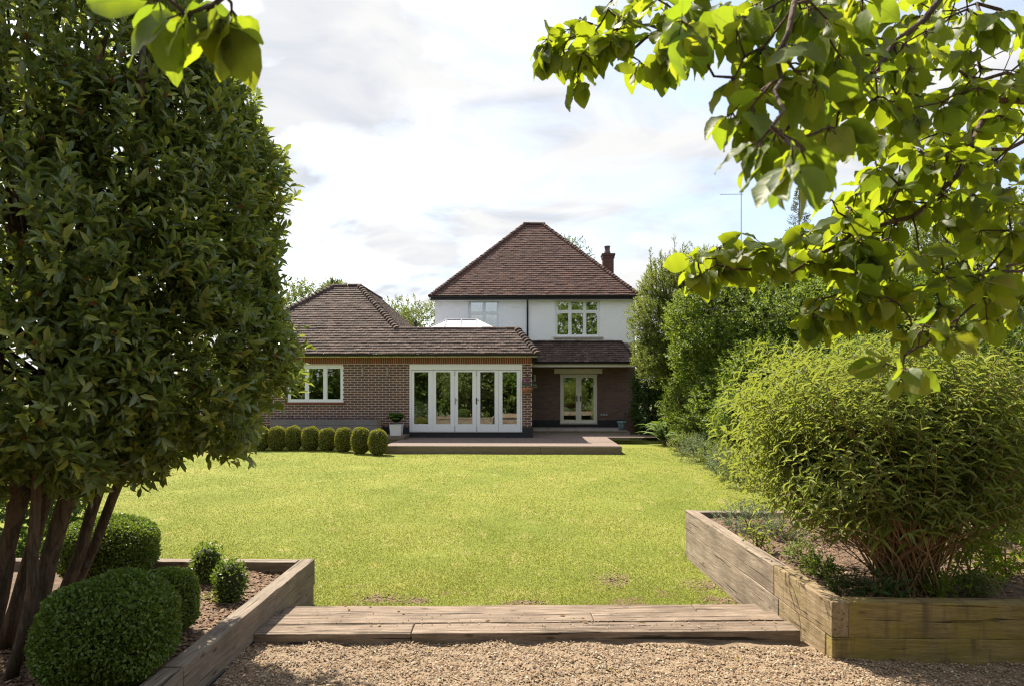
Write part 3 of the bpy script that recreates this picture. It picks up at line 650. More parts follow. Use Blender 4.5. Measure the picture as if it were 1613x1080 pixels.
def tile_plane(A, B, C, D, gauge, tw, mat, parent, seed, skip=None, name='tiles', lift=.012):
    """plain tiles on the slope with eave A-B and top C-D; each tile its own thin slab"""
    r = random.Random(seed); A, B, C, D = map(Vector, (A, B, C, D)); up = ((C + D) / 2 - (A + B) / 2)
    ex = (B - A).normalized(); nrm = ex.cross(up).normalized()
    if nrm.z < 0: nrm = -nrm
    sl = (up - ex * up.dot(ex)); SLn = sl.length; sl.normalize()
    rows = int(SLn / gauge); mb = MB(); th = .015
    for k in range(rows + 1):
        t0 = k * gauge / SLn; t1 = min(1.0, (k + 1.25) * gauge / SLn)
        if t0 >= 1: break
        L, Rr = A.lerp(C, t0), B.lerp(D, t0); x0 = (L - A).dot(ex); x1 = (Rr - A).dot(ex); o = A + sl * (t0 * SLn)
        x = math.floor(x0 / tw) * tw - (k % 2) * tw / 2
        while x < x1:
            a, b = max(x + .004, x0), min(x + tw - .004, x1); x += tw
            if b - a < .02: continue
            h = (t1 - t0) * SLn; z = r.uniform(0, .010); tl = lift + r.uniform(-.003, .006)
            if skip and skip(o + ex * (a + b) / 2): continue
            pa = o + ex * a; pb = o + ex * b; sag = r.uniform(-.006, .006)
            v = [pa + nrm * tl + sl * sag, pb + nrm * (tl + z * .3) + sl * sag, pb + nrm * (tl + th + z) + sl * sag, pa + nrm * (tl + th + z * .7) + sl * sag, pb + sl * h + nrm * .008, pa + sl * h + nrm * .008]
            mb.add(v, [(0, 1, 2, 3), (3, 2, 4, 5), (0, 3, 5), (1, 4, 2)])
    return tag(mb.build(name, MAT[mat], parent), kind='stuff')
def slope_sheet(pts, mat, parent, name='underlay'):
    return MB().add(pts, [tuple(range(len(pts)))]).build(name, MAT[mat], parent)
def cap_tiles(a, b, r, mat, parent, step, name, seed, drop=.0, flare=1.25):
    """half-round cap tiles laid along a -> b, each one a part"""
    a, b = Vector(a), Vector(b); d = b - a; n = max(1, round(d.length / step)); d.normalize(); L = (b - a).length / n
    s = d.cross(Vector((0, 0, 1))).normalized(); up = s.cross(d).normalized()
    vs = []; fs = []; K = 6
    for (y, rr) in ((0, r * flare), (L * 1.12, r)):
        for j in range(K + 1):
            an = math.pi * j / K; vs.append((math.cos(an) * rr, y, math.sin(an) * rr * .8 - drop))
    for j in range(K): fs.append((j, j + 1, K + 2 + j, K + 1 + j))
    fs.append(tuple(range(K, -1, -1))); fs.append(tuple(range(K + 1, 2 * K + 2)))
    me = MB().add(vs, fs).mesh(name); me.materials.append(MAT[mat]); rr = random.Random(seed)
    for i in range(n):
        p = a + d * (L * i) + up * rr.uniform(-.008, .008); M = Matrix(((s.x, d.x, up.x, p.x), (s.y, d.y, up.y, p.y), (s.z, d.z, up.z, p.z), (0, 0, 0, 1)))
        link(name, me, None, parent, M @ Matrix.Rotation(rr.uniform(-.03, .03), 4, 'Y'))
def gutter(parent, a, b, r=.055, brackets=8):
    mb = MB(); a, b = Vector(a), Vector(b)
    d = (b - a).normalized(); s = Vector((-d.y, d.x, 0)); K = 8; vs = []; fs = []
    for p in (a, b):
        for rr in (r, r * .82):
            for j in range(K + 1):
                an = math.pi + math.pi * j / K; vs.append(p + s * math.cos(an) * rr + Vector((0, 0, math.sin(an) * rr)))
    m = K + 1
    for j in range(K): fs.append((j, j + 1, 2 * m + j + 1, 2 * m + j)); fs.append((m + j + 1, m + j, 3 * m + j, 3 * m + j + 1))
    fs.append((0, 2 * m, 3 * m, m)); fs.append((K, m + K, 3 * m + K, 2 * m + K))
    g = mb.add(vs, fs).build('gutter', MAT['gutter'], parent)
    for i in range(brackets):
        p = a.lerp(b, (i + .5) / brackets); MB().tube([p + s * -(r + .004) + Vector((0, 0, .02)), p + Vector((0, 0, -r - .006)) + s * -.02, p + Vector((0, 0, -r - .006)) + s * .02, p + s * (r + .004) + Vector((0, 0, .02))], .012, 5).build('bracket', MAT['gutter'], g)
    return g
def glazed(parent, x0, x1, z0, z1, y, vbars, hbar, fw, depth, gmat, fmat='upvc', name='window', inner=.035):
    """framed glazing: outer frame, mullions at vbars, transoms, casement rims and separate panes"""
    w = bpy.data.objects.new(name, None); col.objects.link(w); w.location = ((x0 + x1) / 2, y, z0); BASE[w.name] = Vector(w.location)
    w.parent = parent; w.matrix_parent_inverse = Matrix.Translation(base_of(parent)).inverted()
    fr = MB(); fr.box((x0, y, z0), (x0 + fw, y + depth, z1)).box((x1 - fw, y, z0), (x1, y + depth, z1)).box((x0 + fw, y, z0), (x1 - fw, y + depth, z0 + fw)).box((x0 + fw, y, z1 - fw), (x1 - fw, y + depth, z1))
    for v in vbars: fr.box((v - fw / 2, y + .003, z0 + fw), (v + fw / 2, y + depth - .003, z1 - fw))
    bevel(fr.build('frame', MAT[fmat], w), .004)
    xe = [x0 + fw] + sum([[v - fw / 2, v + fw / 2] for v in vbars], []) + [x1 - fw]
    ze = [z0 + fw] + sum([[h - fw / 2, h + fw / 2] for h in hbar], []) + [z1 - fw]
    for i in range(0, len(xe), 2):
        for h in hbar: MB().box((xe[i], y + .006, h - fw / 2), (xe[i + 1], y + depth - .006, h + fw / 2)).build('transom', MAT[fmat], w)
        for j in range(0, len(ze), 2):
            a, b, c, d = xe[i] + .002, xe[i + 1] - .002, ze[j] + .002, ze[j + 1] - .002; e = inner
            if e: 
                s = MB().box((a, y + .012, c), (a + e, y + depth - .01, d)).box((b - e, y + .012, c), (b, y + depth - .01, d)).box((a + e, y + .012, c), (b - e, y + depth - .01, c + e)).box((a + e, y + .012, d - e), (b - e, y + depth - .01, d))
                s.build('casement', MAT[fmat], w)
            MB().box((a + e - .004, y + .03, c + e - .004), (b - e + .004, y + .034, d - e + .004)).build('pane', MAT[gmat], w)
    return w

# ------------------------------------------------------------------ white two-storey house
YH = 27.5                                   # rear wall plane
xl, xr = XA(685, YH), XA(1000.5, YH); ze_ = ZA(466, 27.2)
house = thing('house', ((xl + xr) / 2, YH, 0), 'white rendered two storey house with red brown hipped tile roof', 'house')
W1 = (XA(738, YH), XA(786, YH), ZA(524, YH), ZA(472, YH)); W2 = (XA(874.5, YH), XA(944.5, YH), ZA(530.5, YH), ZA(472, YH))
FD = (XA(882.5, YH), XA(940.5, YH), ZA(666, YH), ZA(589, YH))
zmid = ZA(540, YH); depth_h = 8.6
mb = MB(); cell_wall(mb, 'x', xl, xr, zmid, ze_ + .05, YH, .28, [W1, W2])
cell_wall(mb, 'y', YH + .28, YH + depth_h - .28, -.1, ze_ + .05, xl, .28, []); cell_wall(mb, 'y', YH + .28, YH + depth_h - .28, -.1, ze_ + .05, xr - .28, .28, []); cell_wall(mb, 'x', xl, xr, -.1, ze_ + .05, YH + depth_h - .28, .28, [])
hw = mb.build('wall', MAT['render'], house)
mb = MB(); mb.box((xl + .29, YH + .285, ZA(545, YH) - .2), (xr - .29, YH + depth_h - .29, ZA(545, YH)))
mb.build('floor', MAT['room'], house)
mb = MB().box((xl + .29, YH + 4.0, .3), (xr - .29, YH + 4.1, ze_)); mb.build('inner_wall', MAT['room'], house)
mb = MB().box((xl + .29, YH + .285, .2), (xr - .29, YH + 3.99, .32)); mb.build('ground_floor', MAT['floorwood'], house)
# lower brick wall with the french doors
zp = ZA(661, YH); zb0 = ZA(673, YH) - .4
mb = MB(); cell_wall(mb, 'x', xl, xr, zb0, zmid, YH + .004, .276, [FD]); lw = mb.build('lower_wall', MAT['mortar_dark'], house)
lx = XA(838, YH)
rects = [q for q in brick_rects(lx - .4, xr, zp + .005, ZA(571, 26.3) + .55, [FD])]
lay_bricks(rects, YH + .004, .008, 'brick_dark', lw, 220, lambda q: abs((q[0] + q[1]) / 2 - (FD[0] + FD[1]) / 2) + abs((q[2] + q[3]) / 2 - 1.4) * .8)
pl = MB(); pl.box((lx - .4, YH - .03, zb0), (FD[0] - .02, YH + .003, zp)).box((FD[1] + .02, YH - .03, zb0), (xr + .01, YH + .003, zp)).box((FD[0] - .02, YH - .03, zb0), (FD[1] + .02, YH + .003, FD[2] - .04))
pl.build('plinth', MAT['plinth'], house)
MB().box((XA(873, YH), YH - .05, ZA(588, YH)), (XA(948.5, YH), YH + .02, ZA(580.5, YH))).build('lintel', MAT['cream'], house)
fdm = (FD[0] + FD[1]) / 2
fd = glazed(house, FD[0], FD[1], FD[2], FD[3], YH + .01, [fdm], [], .055, .08, 'glass', 'cream', 'french_door', .085)
MB().box((FD[0] - .03, YH - .06, FD[2] - .04), (FD[1] + .03, YH + .01, FD[2])).build('threshold', MAT['stone'], fd)
for s in (-1, 1):
    h = MB().box((fdm + s * .07 - .018, YH - .012, FD[2] + .92), (fdm + s * .07 + .018, YH + .012, FD[2] + 1.16)); h.tube([(fdm + s * .07, YH - .012, FD[2] + 1.06), (fdm + s * .07, YH - .05, FD[2] + 1.06), (fdm + s * .18, YH - .05, FD[2] + 1.06)], .011, 6)
    h.build('handle', MAT['black'], fd)
# upper windows
w1 = glazed(house, *W1[:2], W1[2], W1[3], YH + .06, [(W1[0] + W1[1]) / 2 + .01], [ZA(493, YH)], .06, .07, 'glass_up')
w2 = glazed(house, *W2[:2], W2[2], W2[3], YH + .06, [W2[0] + (W2[1] - W2[0]) / 3, W2[0] + (W2[1] - W2[0]) * 2 / 3], [ZA(491, YH)], .06, .07, 'glass_up')
MB().box((XA(872, YH), YH - .07, ZA(533.5, YH)), (XA(950, YH), YH + .05, ZA(531, YH))).build('sill', MAT['stone'], w2)
MB().box((XA(736, YH), YH - .07, W1[2] - .06), (XA(788, YH), YH + .05, W1[2] - .003)).build('sill', MAT['stone'], w1)
for w, q, m in ((w2, W2, 'blind'), (w1, W1, 'upvc')):
    b = MB(); z = q[2] + .04
    while z < q[3] - .03:
        b.add([(q[0] + .05, YH + .20, z), (q[1] - .05, YH + .20, z), (q[1] - .05, YH + .25, z + .045), (q[0] + .05, YH + .25, z + .045)], [(0, 1, 2, 3)])
        z += .062
    tag(b.build('blind', MAT[m], w), kind='stuff')
# plaster bands beside the windows are slightly proud in the photograph
for q in (W1, W2):
    for s in (0, 1):
        x = q[s] + (-.16 if s == 0 else .02); MB().box((x, YH - .012, q[2] - .02), (x + .14, YH + .003, ze_)).build('window_surround', MAT['render'], house)
# roof
el, er, yf = XA(677, 27.15), XA(1008, 27.15), 27.15; yb = YH + depth_h + .35
run = (er - el - .83) / 2; tzr = ZA(353, yf + run); A = Vector((el, yf, ze_)); Bp = Vector((er, yf, ze_)); C = Vector((el + run, yf + run, tzr)); Dp = Vector((er - run, yf + run, tzr))
E = Vector((el, yb, ze_)); Fp = Vector((er, yb, ze_)); C2 = Vector((C.x, max(yb - run, C.y + .05), tzr)); D2 = Vector((Dp.x, C2.y, tzr))
roof = slope_sheet([A, Bp, Dp, C], 'underlay', house, 'roof')
mb = MB(); mb.add([A, C, C2, E], [(0, 1, 2, 3)]).add([Bp, Fp, D2, Dp], [(0, 1, 2, 3)]).add([E, C2, D2, Fp], [(0, 1, 2, 3)]).add([C, Dp, D2, C2], [(0, 1, 2, 3)]); mb.build('underlay', MAT['underlay'], roof)
tile_plane(A, Bp, C, Dp, .15, .2, 'tile_red', roof, 1); tile_plane(E, A, C2, C, .15, .2, 'tile_red', roof, 2); tile_plane(Bp, Fp, Dp, D2, .15, .2, 'tile_red', roof, 3)
cap_tiles(A, C, .105, 'tile_red', roof, .15, 'hip_tile', 4, .03, 1.3); cap_tiles(Bp, Dp, .105, 'tile_red', roof, .15, 'hip_tile', 5, .03, 1.3); cap_tiles(C + Vector((-.08, 0, .0)), Dp + Vector((.08, 0, 0)), .13, 'tile', roof, .3, 'ridge_tile', 6, .03, 1.05)
MB().box((el + .02, yf + .03, ze_ - .17), (er - .02, yf + .055, ze_ + .0)).build('fascia', MAT['gutter'], house)
MB().box((el + .02, yf + .056, ze_ - .18), (er - .02, YH + .002, ze_ - .15)).build('soffit', MAT['upvc'], house)
gutter(house, (el - .03, yf - .03, ze_ - .02), (er, yf - .03, ze_ - .02), .06, 10)
dpx = XA(831, 27.42)
MB().tube([(dpx, yf - .03, ze_ - .06), (dpx, yf + .02, ze_ - .2), (dpx, YH - .07, ze_ - .42), (dpx, YH - .07, ZA(538, YH))], .036, 8).build('downpipe', MAT['gutter'], house, True)
# chimney
CD = 33.0; cw = .26; ccx = XA(957.5, CD); ch = MB().box((ccx - cw, CD - cw, 5.6), (ccx + cw, CD + cw, ZA(407, CD))); chim = ch.build('chimney', MAT['mortar_dark'], house)
rr = brick_rects(ccx - cw, ccx + cw, ZA(447, CD), ZA(408, CD), []); lay_bricks(rr, CD - cw, .01, 'brick', chim, 90, lambda q: -q[2])
b = MB()
for (a, bq, c, d) in rr: b.box((ccx - cw - .01, CD - cw + (a - ccx + cw) + .01, c), (ccx - cw + .005, CD - cw + (bq - ccx + cw), d))
tag(b.build('brickwork', MAT['brick'], chim), kind='stuff')
MB().box((ccx - cw - .04, CD - cw - .04, ZA(409, CD)), (ccx + cw + .04, CD + cw + .04, ZA(405, CD))).box((ccx - cw - .07, CD - cw - .07, ZA(405, CD) + .002), (ccx + cw + .07, CD + cw + .07, ZA(402, CD))).build('corbel', MAT['brick'], chim)
MB().lathe((ccx - .03, CD, ZA(402.5, CD)), [(.19, 0), (.16, .12), (.13, .2), (.13, .36), (.155, .38), (.155, .43), (.11, .43), (.11, .2)], 14).build('chimney_pot', MAT['brick_dark'], chim, True)
# lean-to roof over the french doors
yg = 26.3; gz = ZA(570, yg); lt0, lt1 = XA(833, yg), XA(1003, yg); tt0, tt1 = XA(833, YH), XA(978, YH); tz = ZA(538, YH)
a, b2, c, d = Vector((lt0, yg, gz)), Vector((lt1, yg, gz)), Vector((tt0, YH - .005, tz)), Vector((tt1, YH - .005, tz))
pr = slope_sheet([a, b2, d, c], 'underlay', house, 'porch_roof'); MB().add([b2, Vector((lt1, YH, gz)), d], [(0, 1, 2)]).build('underlay', MAT['underlay'], pr)
tile_plane(a, b2, c, d, .15, .2, 'tile', pr, 7); tile_plane(b2, Vector((lt1, YH, gz)), d, d + Vector((0, .01, 0)), .15, .2, 'tile', pr, 8)
cap_tiles(b2, d, .07, 'tile', pr, .16, 'hip_tile', 9, .03, 1.4); cap_tiles(c + Vector((.0, -.04, .02)), d + Vector((0, -.04, .02)), .075, 'tile', pr, .33, 'ridge_tile', 10, .03, 1.03)
MB().box((lt0, yg + .02, gz - .19), (lt1 - .03, yg + .045, gz - .02)).build('fascia', MAT['cream'], pr); MB().box((lt0, yg + .05, gz - .16), (lt1 - .03, YH - .004, gz - .13)).build('soffit', MAT['cream'], pr)
gutter(pr, (lt0 + .2, yg - .06, gz - .02), (lt1 + .03, yg - .06, gz - .02), .058, 6)
# brick pier and pipe at the right corner
px0, px1 = XA(987, 27.0), XA(1003, 27.0); pz1 = ZA(648, 27.0)
pier = MB().box((px0, 27.0, 0), (px1, YH - .01, pz1)).build('pier', MAT['mortar_dark'], house)
lay_bricks(brick_rects(px0, px1, .1, pz1, []), 27.0, .008, 'brick', pier, 60, lambda q: -q[2])
MB().tube([(XA(1004.5, 26.9), 26.95, 0.1), (XA(1004.5, 26.9), 26.95, gz - .15)], .034, 8).build('downpipe', MAT['gutter'], house, True)
for i, px in enumerate((947.5, 951.5, 955.5)):
    MB().box((XA(px - 1.6, YH), YH - .06, ZA(654, YH)), (XA(px + 1.6, YH), YH - .006, ZA(650.5, YH))).build('outlet_box', MAT['lead'], house)

# ------------------------------------------------------------------ brick extension
YE = 22.9; ex0, ex1 = XA(300, YE), XA(838, YE); eg = 22.55; egz = ZA(556.5, eg)
ext = thing('brick_extension', (XA(640, YE), YE, 0), 'single storey brick extension with brown tiled roof and white folding doors', 'extension')
WE = (XA(453, YE), XA(540.5, YE), ZA(633, YE), ZA(575, YE)); BF = (XA(645, YE), XA(822.5, YE), ZA(679.5, YE), ZA(573.5, YE))
zpl = ZA(672, YE); zs0 = ZA(573.2, YE)
mb = MB(); cell_wall(mb, 'x', ex0, ex1, -.1, egz - .1, YE, .28, [WE, BF]); cell_wall(mb, 'y', YE + .28, 27.4, -.1, egz - .1, ex1 - .28, .28, []); cell_wall(mb, 'y', YE + .28, 31, -.1, egz - .1, ex0, .28, [])
ew = mb.build('wall', MAT['mortar'], ext)
rects = brick_rects(ex0, ex1, zpl + .004, zs0, [WE, BF], .230, .067, .017)
def vis(q):
    px = proj([((q[0] + q[1]) / 2, YE, (q[2] + q[3]) / 2)])[0][0]
    return (0 if px > 440 else 100) + abs(px - 600) * .01 - (q[1] - q[0]) * 3
lay_bricks(rects, YE, .007, 'brick', ew, 300, vis)
# return wall bricks (just round the corner)
b = MB()
for (a, bq, c, d) in brick_rects(YE, 27.4, zpl, egz - .1, []): b.box((ex1 - .01, a, c), (ex1 + .007, bq, d))
tag(b.build('brickwork', MAT['brick'], ew), kind='stuff')
# red soldier course below the eaves
solr = []; x = ex0
while x < ex1 - .03: solr.append((x, min(x + .066, ex1), zs0 + .012, egz - .115)); x += .078
lay_bricks(solr, YE, .010, 'brick_red', ew, 110, lambda q: abs((q[0] + q[1]) / 2 - XA(640, YE)), 'soldier_brick')
pe = MB(); pe.box((ex0, YE - .028, -.1), (BF[0] - .005, YE - .002, zpl)).box((BF[0] - .005, YE - .028, -.1), (BF[1] + .005, YE - .002, BF[2] - .02)).box((BF[1] + .005, YE - .028, -.1), (ex1 + .012, YE - .002, zpl)).box((ex1 + .002, YE - .002, -.1), (ex1 + .014, 27.4, zpl))
pe.build('plinth', MAT['plinth'], ext)
we = glazed(ext, WE[0], WE[1], WE[2], WE[3], YE + .02, [XA(483, YE), XA(512, YE)], [], .062, .07, 'glass', 'upvc', 'window', .04)
MB().box((WE[0] - .08, YE - .05, WE[2] - .07), (WE[1] + .08, YE + .02, WE[2] - .004)).build('sill', MAT['brick_red'], we)
# bi-fold doors: five leaves
bfh = .19
bf = bpy.data.objects.new('folding_door', None); col.objects.link(bf); bf.location = ((BF[0] + BF[1]) / 2, YE, BF[2]); BASE[bf.name] = Vector(bf.location); bf.parent = ext; bf.matrix_parent_inverse = Matrix.Translation(base_of(ext)).inverted()
yo = YE - .015
fr = MB().box((BF[0], yo, BF[3] - bfh), (BF[1], yo + .12, BF[3])).box((BF[0], yo + .004, BF[2]), (BF[0] + .055, yo + .11, BF[3] - bfh)).box((BF[1] - .055, yo + .004, BF[2]), (BF[1], yo + .11, BF[3] - bfh)); bevel(fr.build('frame', MAT['upvc'], bf), .005)
MB().box((BF[0] + .0, yo - .05, BF[2] - .02), (BF[1], yo + .11, BF[2] - .002)).build('threshold', MAT['metal'], bf)
lx0, lx1 = BF[0] + .058, BF[1] - .058; lw_ = (lx1 - lx0) / 5; zt_ = BF[3] - bfh - .012; zb_ = BF[2] + .004
glx = [(652.3, 674.5), (686.8, 709.5), (721.5, 744), (756.5, 779), (791.5, 814)]
for i in range(5):
    a, b2 = lx0 + lw_ * i + .003, lx0 + lw_ * (i + 1) - .003; g0, g1 = XA(glx[i][0], YE), XA(glx[i][1], YE); gz0, gz1 = ZA(667.5, YE), ZA(585.5, YE)
    m = MB().box((a, yo + .02, zb_), (g0, yo + .075, zt_)).box((g1, yo + .02, zb_), (b2, yo + .075, zt_)).box((g0, yo + .02, zb_), (g1, yo + .075, gz0)).box((g0, yo + .02, gz1), (g1, yo + .075, zt_))
    bevel(m.build('door_leaf', MAT['upvc'], bf), .004)
    MB().box((g0 - .004, yo + .045, gz0 - .004), (g1 + .004, yo + .05, gz1 + .004)).build('pane', MAT['glass'], bf)
    if i in (2, 3):
        for z in (zb_ + .1, zt_ - .1): MB().tube([(a - .003, yo + .015, z - .09), (a - .003, yo + .015, z + .09)], .012, 6).build('hinge', MAT['metal'], bf)
for px, mt in ((717.5, 'metal'), (750.5, 'black')):
    x = XA(px, YE); MB().box((x - .018, yo + .006, ZA(636, YE)), (x + .018, yo + .02, ZA(626, YE))).tube([(x, yo, ZA(629, YE)), (x, yo - .04, ZA(629, YE)), (x + .1, yo - .04, ZA(629, YE))], .011, 6).build('handle', MAT[mt], bf)
# room behind the glass
mb = MB(); mb.box((ex0 + .3, YE + .29, .30), (ex1 - .29, 27.3, BF[2] - .03)); mb.build('floor', MAT['floorwood'], ext)
mb = MB(); mb.box((ex0 + .3, 27.1, .3), (ex1 - .29, 27.2, egz - .1)); mb.build('inner_wall', MAT['room'], ext)
mb = MB().box((ex0 + .3, YE + .29, egz - .16), (XA(650, YE), 27.09, egz - .12)).box((XA(650, YE) + .001, YE + .29, egz - .16), (ex1 - .29, YE + .8, egz - .12)); mb.build('ceiling', MAT['room'], ext)
# white louvred shutter on the far side of the room
sx0, sx1 = XA(669, 27.0), XA(682, 27.0); s = MB().box((sx0, 27.03, 1.25), (sx0 + .05, 27.08, 2.75)).box((sx1 - .05, 27.03, 1.25), (sx1, 27.08, 2.75))
for k in range(16): s.box((sx0 + .05, 27.03, 1.27 + k * .093), (sx1 - .05, 27.06, 1.325 + k * .093))
s.build('shutter', MAT['upvc'], ext)
# dining table and bench inside
tb = thing('dining_table', (XA(715, 24.6), 24.7, BF[2]), 'brown wooden dining table inside behind the folding doors', 'table')
t0, t1 = XA(668, 24.7), XA(770, 24.7); MB().box((t0, 24.3, BF[2] + .70), (t1, 25.2, BF[2] + .745)).build('table_top', MAT['floorwood'], tb)
for x in (t0 + .06, t1 - .06):
    for y in (24.37, 25.12): MB().box((x - .035, y - .035, BF[2] - .02), (x + .035, y + .035, BF[2] + .70)).build('leg', MAT['floorwood'], tb)
# roof: front slope common to the pyramid and the flat-topped part
pit = .839; yt = eg + 1.16; zt2 = egz + pit * 1.16; ya = eg + 3.43; za_ = egz + pit * 3.43
XL = XA(319, eg); XR = XA(847.5, eg)
a = Vector((XL, eg, egz)); b2 = Vector((XR, eg, egz)); tR = Vector((XA(814, yt), yt, zt2)); tM = Vector((XA(626, yt), yt, zt2)); aR = Vector((XA(566, ya), ya, za_)); aL = Vector((XA(525, ya), ya, za_))
tL = Vector((a.x + (aL.x - a.x) * 1.16 / 3.43, yt, zt2))
yb2 = ya * 1.146; bR = Vector((aR.x, yb2, za_)); bL = Vector((aL.x, yb2, za_)); bE = Vector((XL, yb2 + 3.4, egz)); bF = Vector((tM.x + 1.2, yb2 + 3.4, egz))
eroof = slope_sheet([a, b2, tR, tM, aR, aL], 'underlay', ext, 'roof')
kf = Vector((tM.x, yt, zt2)); sd = Vector((tM.x, yb2 + 2.2, zt2))
mb = MB(); mb.add([aR, kf, sd, bR], [(0, 1, 2, 3)]).add([a, aL, bL, bE], [(0, 1, 2, 3)]).add([aL, aR, bR, bL], [(0, 1, 2, 3)]).add([bL, bR, sd, bE], [(0, 1, 2, 3)]).add([b2, Vector((XR, 27.4, egz)), Vector((tR.x, 27.4, zt2)), tR], [(0, 1, 2, 3)]); mb.build('underlay', MAT['underlay'], eroof)
MB().box((tM.x - .3, yt + .05, zt2 - .12), (tR.x, 27.4, zt2 - .06)).build('flat_roof', MAT['lead'], eroof)
tile_plane(a, b2, tL, tR, .15, .2, 'tile', eroof, 12); tile_plane(tL + Vector((0, 0, 0)), tM, aL, aR, .15, .2, 'tile', eroof, 13)
tile_plane(kf, sd, aR, bR, .15, .2, 'tile', eroof, 14); tile_plane(b2, Vector((XR, 27.4, egz)), tR, Vector((tR.x, 27.4, zt2)), .15, .2, 'tile', eroof, 15); tile_plane(bE, a, bL, aL, .15, .2, 'tile', eroof, 16)
cap_tiles(b2, tR, .105, 'tile', eroof, .16, 'hip_tile', 17, .03, 1.5); cap_tiles(tM, aR, .105, 'tile', eroof, .17, 'hip_tile', 18, .03, 1.5); cap_tiles(a, aL, .105, 'tile', eroof, .17, 'hip_tile', 19, .03, 1.5)
cap_tiles(tM, tR + Vector((.05, 0, 0)), .085, 'tile', eroof, .42, 'ridge_tile', 20, .03, 1.03)
cap_tiles(aL - Vector((.05, 0, 0)), aL.lerp(aR, .46), .10, 'tile', eroof, .45, 'ridge_tile', 21, .02, 1.02); cap_tiles(aL.lerp(aR, .58), aR + Vector((.03, 0, 0)), .10, 'tile', eroof, .45, 'ridge_tile', 22, .02, 1.02); cap_tiles(aR, bR, .10, 'tile', eroof, .45, 'ridge_tile', 23, .02, 1.02)
MB().box((XL, eg + .03, egz - .115), (XR - .02, eg + .055, egz - .01)).build('fascia', MAT['cream'], ext); MB().box((XL, eg + .057, egz - .11), (XR - .02, YE - .003, egz - .085)).build('soffit', MAT['cream'], ext); MB().box((XR - .05, eg + .057, egz - .15), (XR - .022, 26.6, egz - .01)).box((ex1 + .02, eg + .3, egz - .15), (XR - .052, 26.6, egz - .12)).build('side_fascia', MAT['gutter'], ext)
gutter(ext, (XL, eg - .05, egz - .015), (XR + .01, eg - .05, egz - .015), .075, 15)
# roof lantern
LD0, LD1 = 24.2, 26.2; lx0, lx1 = XA(665, LD0), XA(785, LD0); rz = ZA(504, 25.2); rx0, rx1 = XA(703, 25.2), XA(751, 25.2); z0 = zt2 - .06; lz = ZA(520, LD0)
lan = MB().box((lx0, LD0, z0), (lx1, LD0 + .06, lz)).box((lx0, LD1 - .06, z0), (lx1, LD1, lz)).box((lx0, LD0 + .06, z0), (lx0 + .06, LD1 - .06, lz)).box((lx1 - .06, LD0 + .06, z0), (lx1, LD1 - .06, lz)).build('roof_lantern', MAT['upvc'], ext)
cf = [Vector((lx0, LD0, lz)), Vector((lx1, LD0, lz)), Vector((lx1, LD1, lz)), Vector((lx0, LD1, lz))]; rg = [Vector((rx0, 25.2, rz)), Vector((rx1, 25.2, rz))]
bars = [(cf[0], rg[0]), (cf[1], rg[1]), (cf[2], rg[1]), (cf[3], rg[0]), (cf[0].lerp(cf[1], .5), rg[0].lerp(rg[1], .5)), (cf[0].lerp(cf[1], .28), rg[0].lerp(rg[1], .02)), (cf[0].lerp(cf[1], .72), rg[0].lerp(rg[1], .98))]
for s, e in bars: MB().tube([s, e], .036, 6).build('glazing_bar', MAT['lead'], lan)
MB().tube([rg[0] - Vector((.04, 0, 0)), rg[1] + Vector((.04, 0, 0))], .045, 8).build('ridge_bar', MAT['lead'], lan)
def pane3(pts):
    n = (pts[1] - pts[0]).cross(pts[2] - pts[0]).normalized() * .012; k = len(pts)
    MB().add([p for p in pts] + [p + n for p in pts], [tuple(range(k)), tuple(range(2 * k - 1, k - 1, -1))] + [(i, (i + 1) % k, k + (i + 1) % k, k + i) for i in range(k)]).build('pane', MAT['lglass'], lan)
q = [cf[0].lerp(cf[1], t) for t in (.01, .28, .5, .72, .99)]; g = [rg[0].lerp(rg[1], t) for t in (0, .02, .5, .98, 1)]
pane3([q[0], q[1], g[1]]); pane3([q[1], q[2], g[2], g[1]]); pane3([q[2], q[3], g[3], g[2]]); pane3([q[3], q[4], g[3]]); pane3([cf[1], cf[2], rg[1]]); pane3([cf[2], cf[3], rg[0], rg[1]]); pane3([cf[3], cf[0], rg[0]])
vx = XA(654.5, 25.0); MB().tube([(vx, 25.0, zt2 - .1), (vx, 25.0, ZA(509, 25.0))], .05, 8).tube([(vx, 25.0, ZA(511, 25.0)), (vx, 25.0, ZA(506, 25.0))], .075, 8).build('vent_pipe', MAT['black'], eroof, True)

# ------------------------------------------------------------------ deck, patio step
dkx0, dkx1 = XA(606, 19.5), XA(977.5, 19.5); dz_ = .235
deck = thing('deck', ((dkx0 + dkx1) / 2, 19.6, 0), 'low weathered timber deck in front of the white folding doors', 'deck')
y = 19.5; k = 0
while y < 24.5:
    xa = dkx0 if y < 22.86 else ex1 + .03; xb = dkx1
    cut = [xa, xa + (2.6 + .9 * (k % 3)) if k % 2 == 0 else xa + 3.9, xb]
    for i in range(2):
        if cut[i + 1] - cut[i] > .1:
            L = cut[i + 1] - cut[i] - .006; M = Matrix.Translation((cut[i] + .003, y, dz_ - .028 + rs.uniform(-.002, .002)))
            link('board', MB().box((0, 0, 0), (L, .138, .028)).mesh('board'), MAT['deckwood'], deck, M)
    y += .145; k += 1
xm = XA(851, 19.5)
bevel(MB().box((dkx0, 19.45, -.05), (xm, 19.485, dz_ - .004)).build('fascia_board', MAT['deckedge'], deck), .004); bevel(MB().box((xm + .006, 19.435, -.05), (dkx1, 19.47, dz_ - .012)).build('fascia_board', MAT['deckedge'], deck), .004)
MB().box((dkx1 + .002, 19.45, -.05), (dkx1 + .03, 24.6, dz_ - .006)).build('fascia_board', MAT['deckedge'], deck); MB().box((dkx0 - .03, 19.45, -.05), (dkx0 - .002, 22.84, dz_ - .006)).build('fascia_board', MAT['deckedge'], deck)
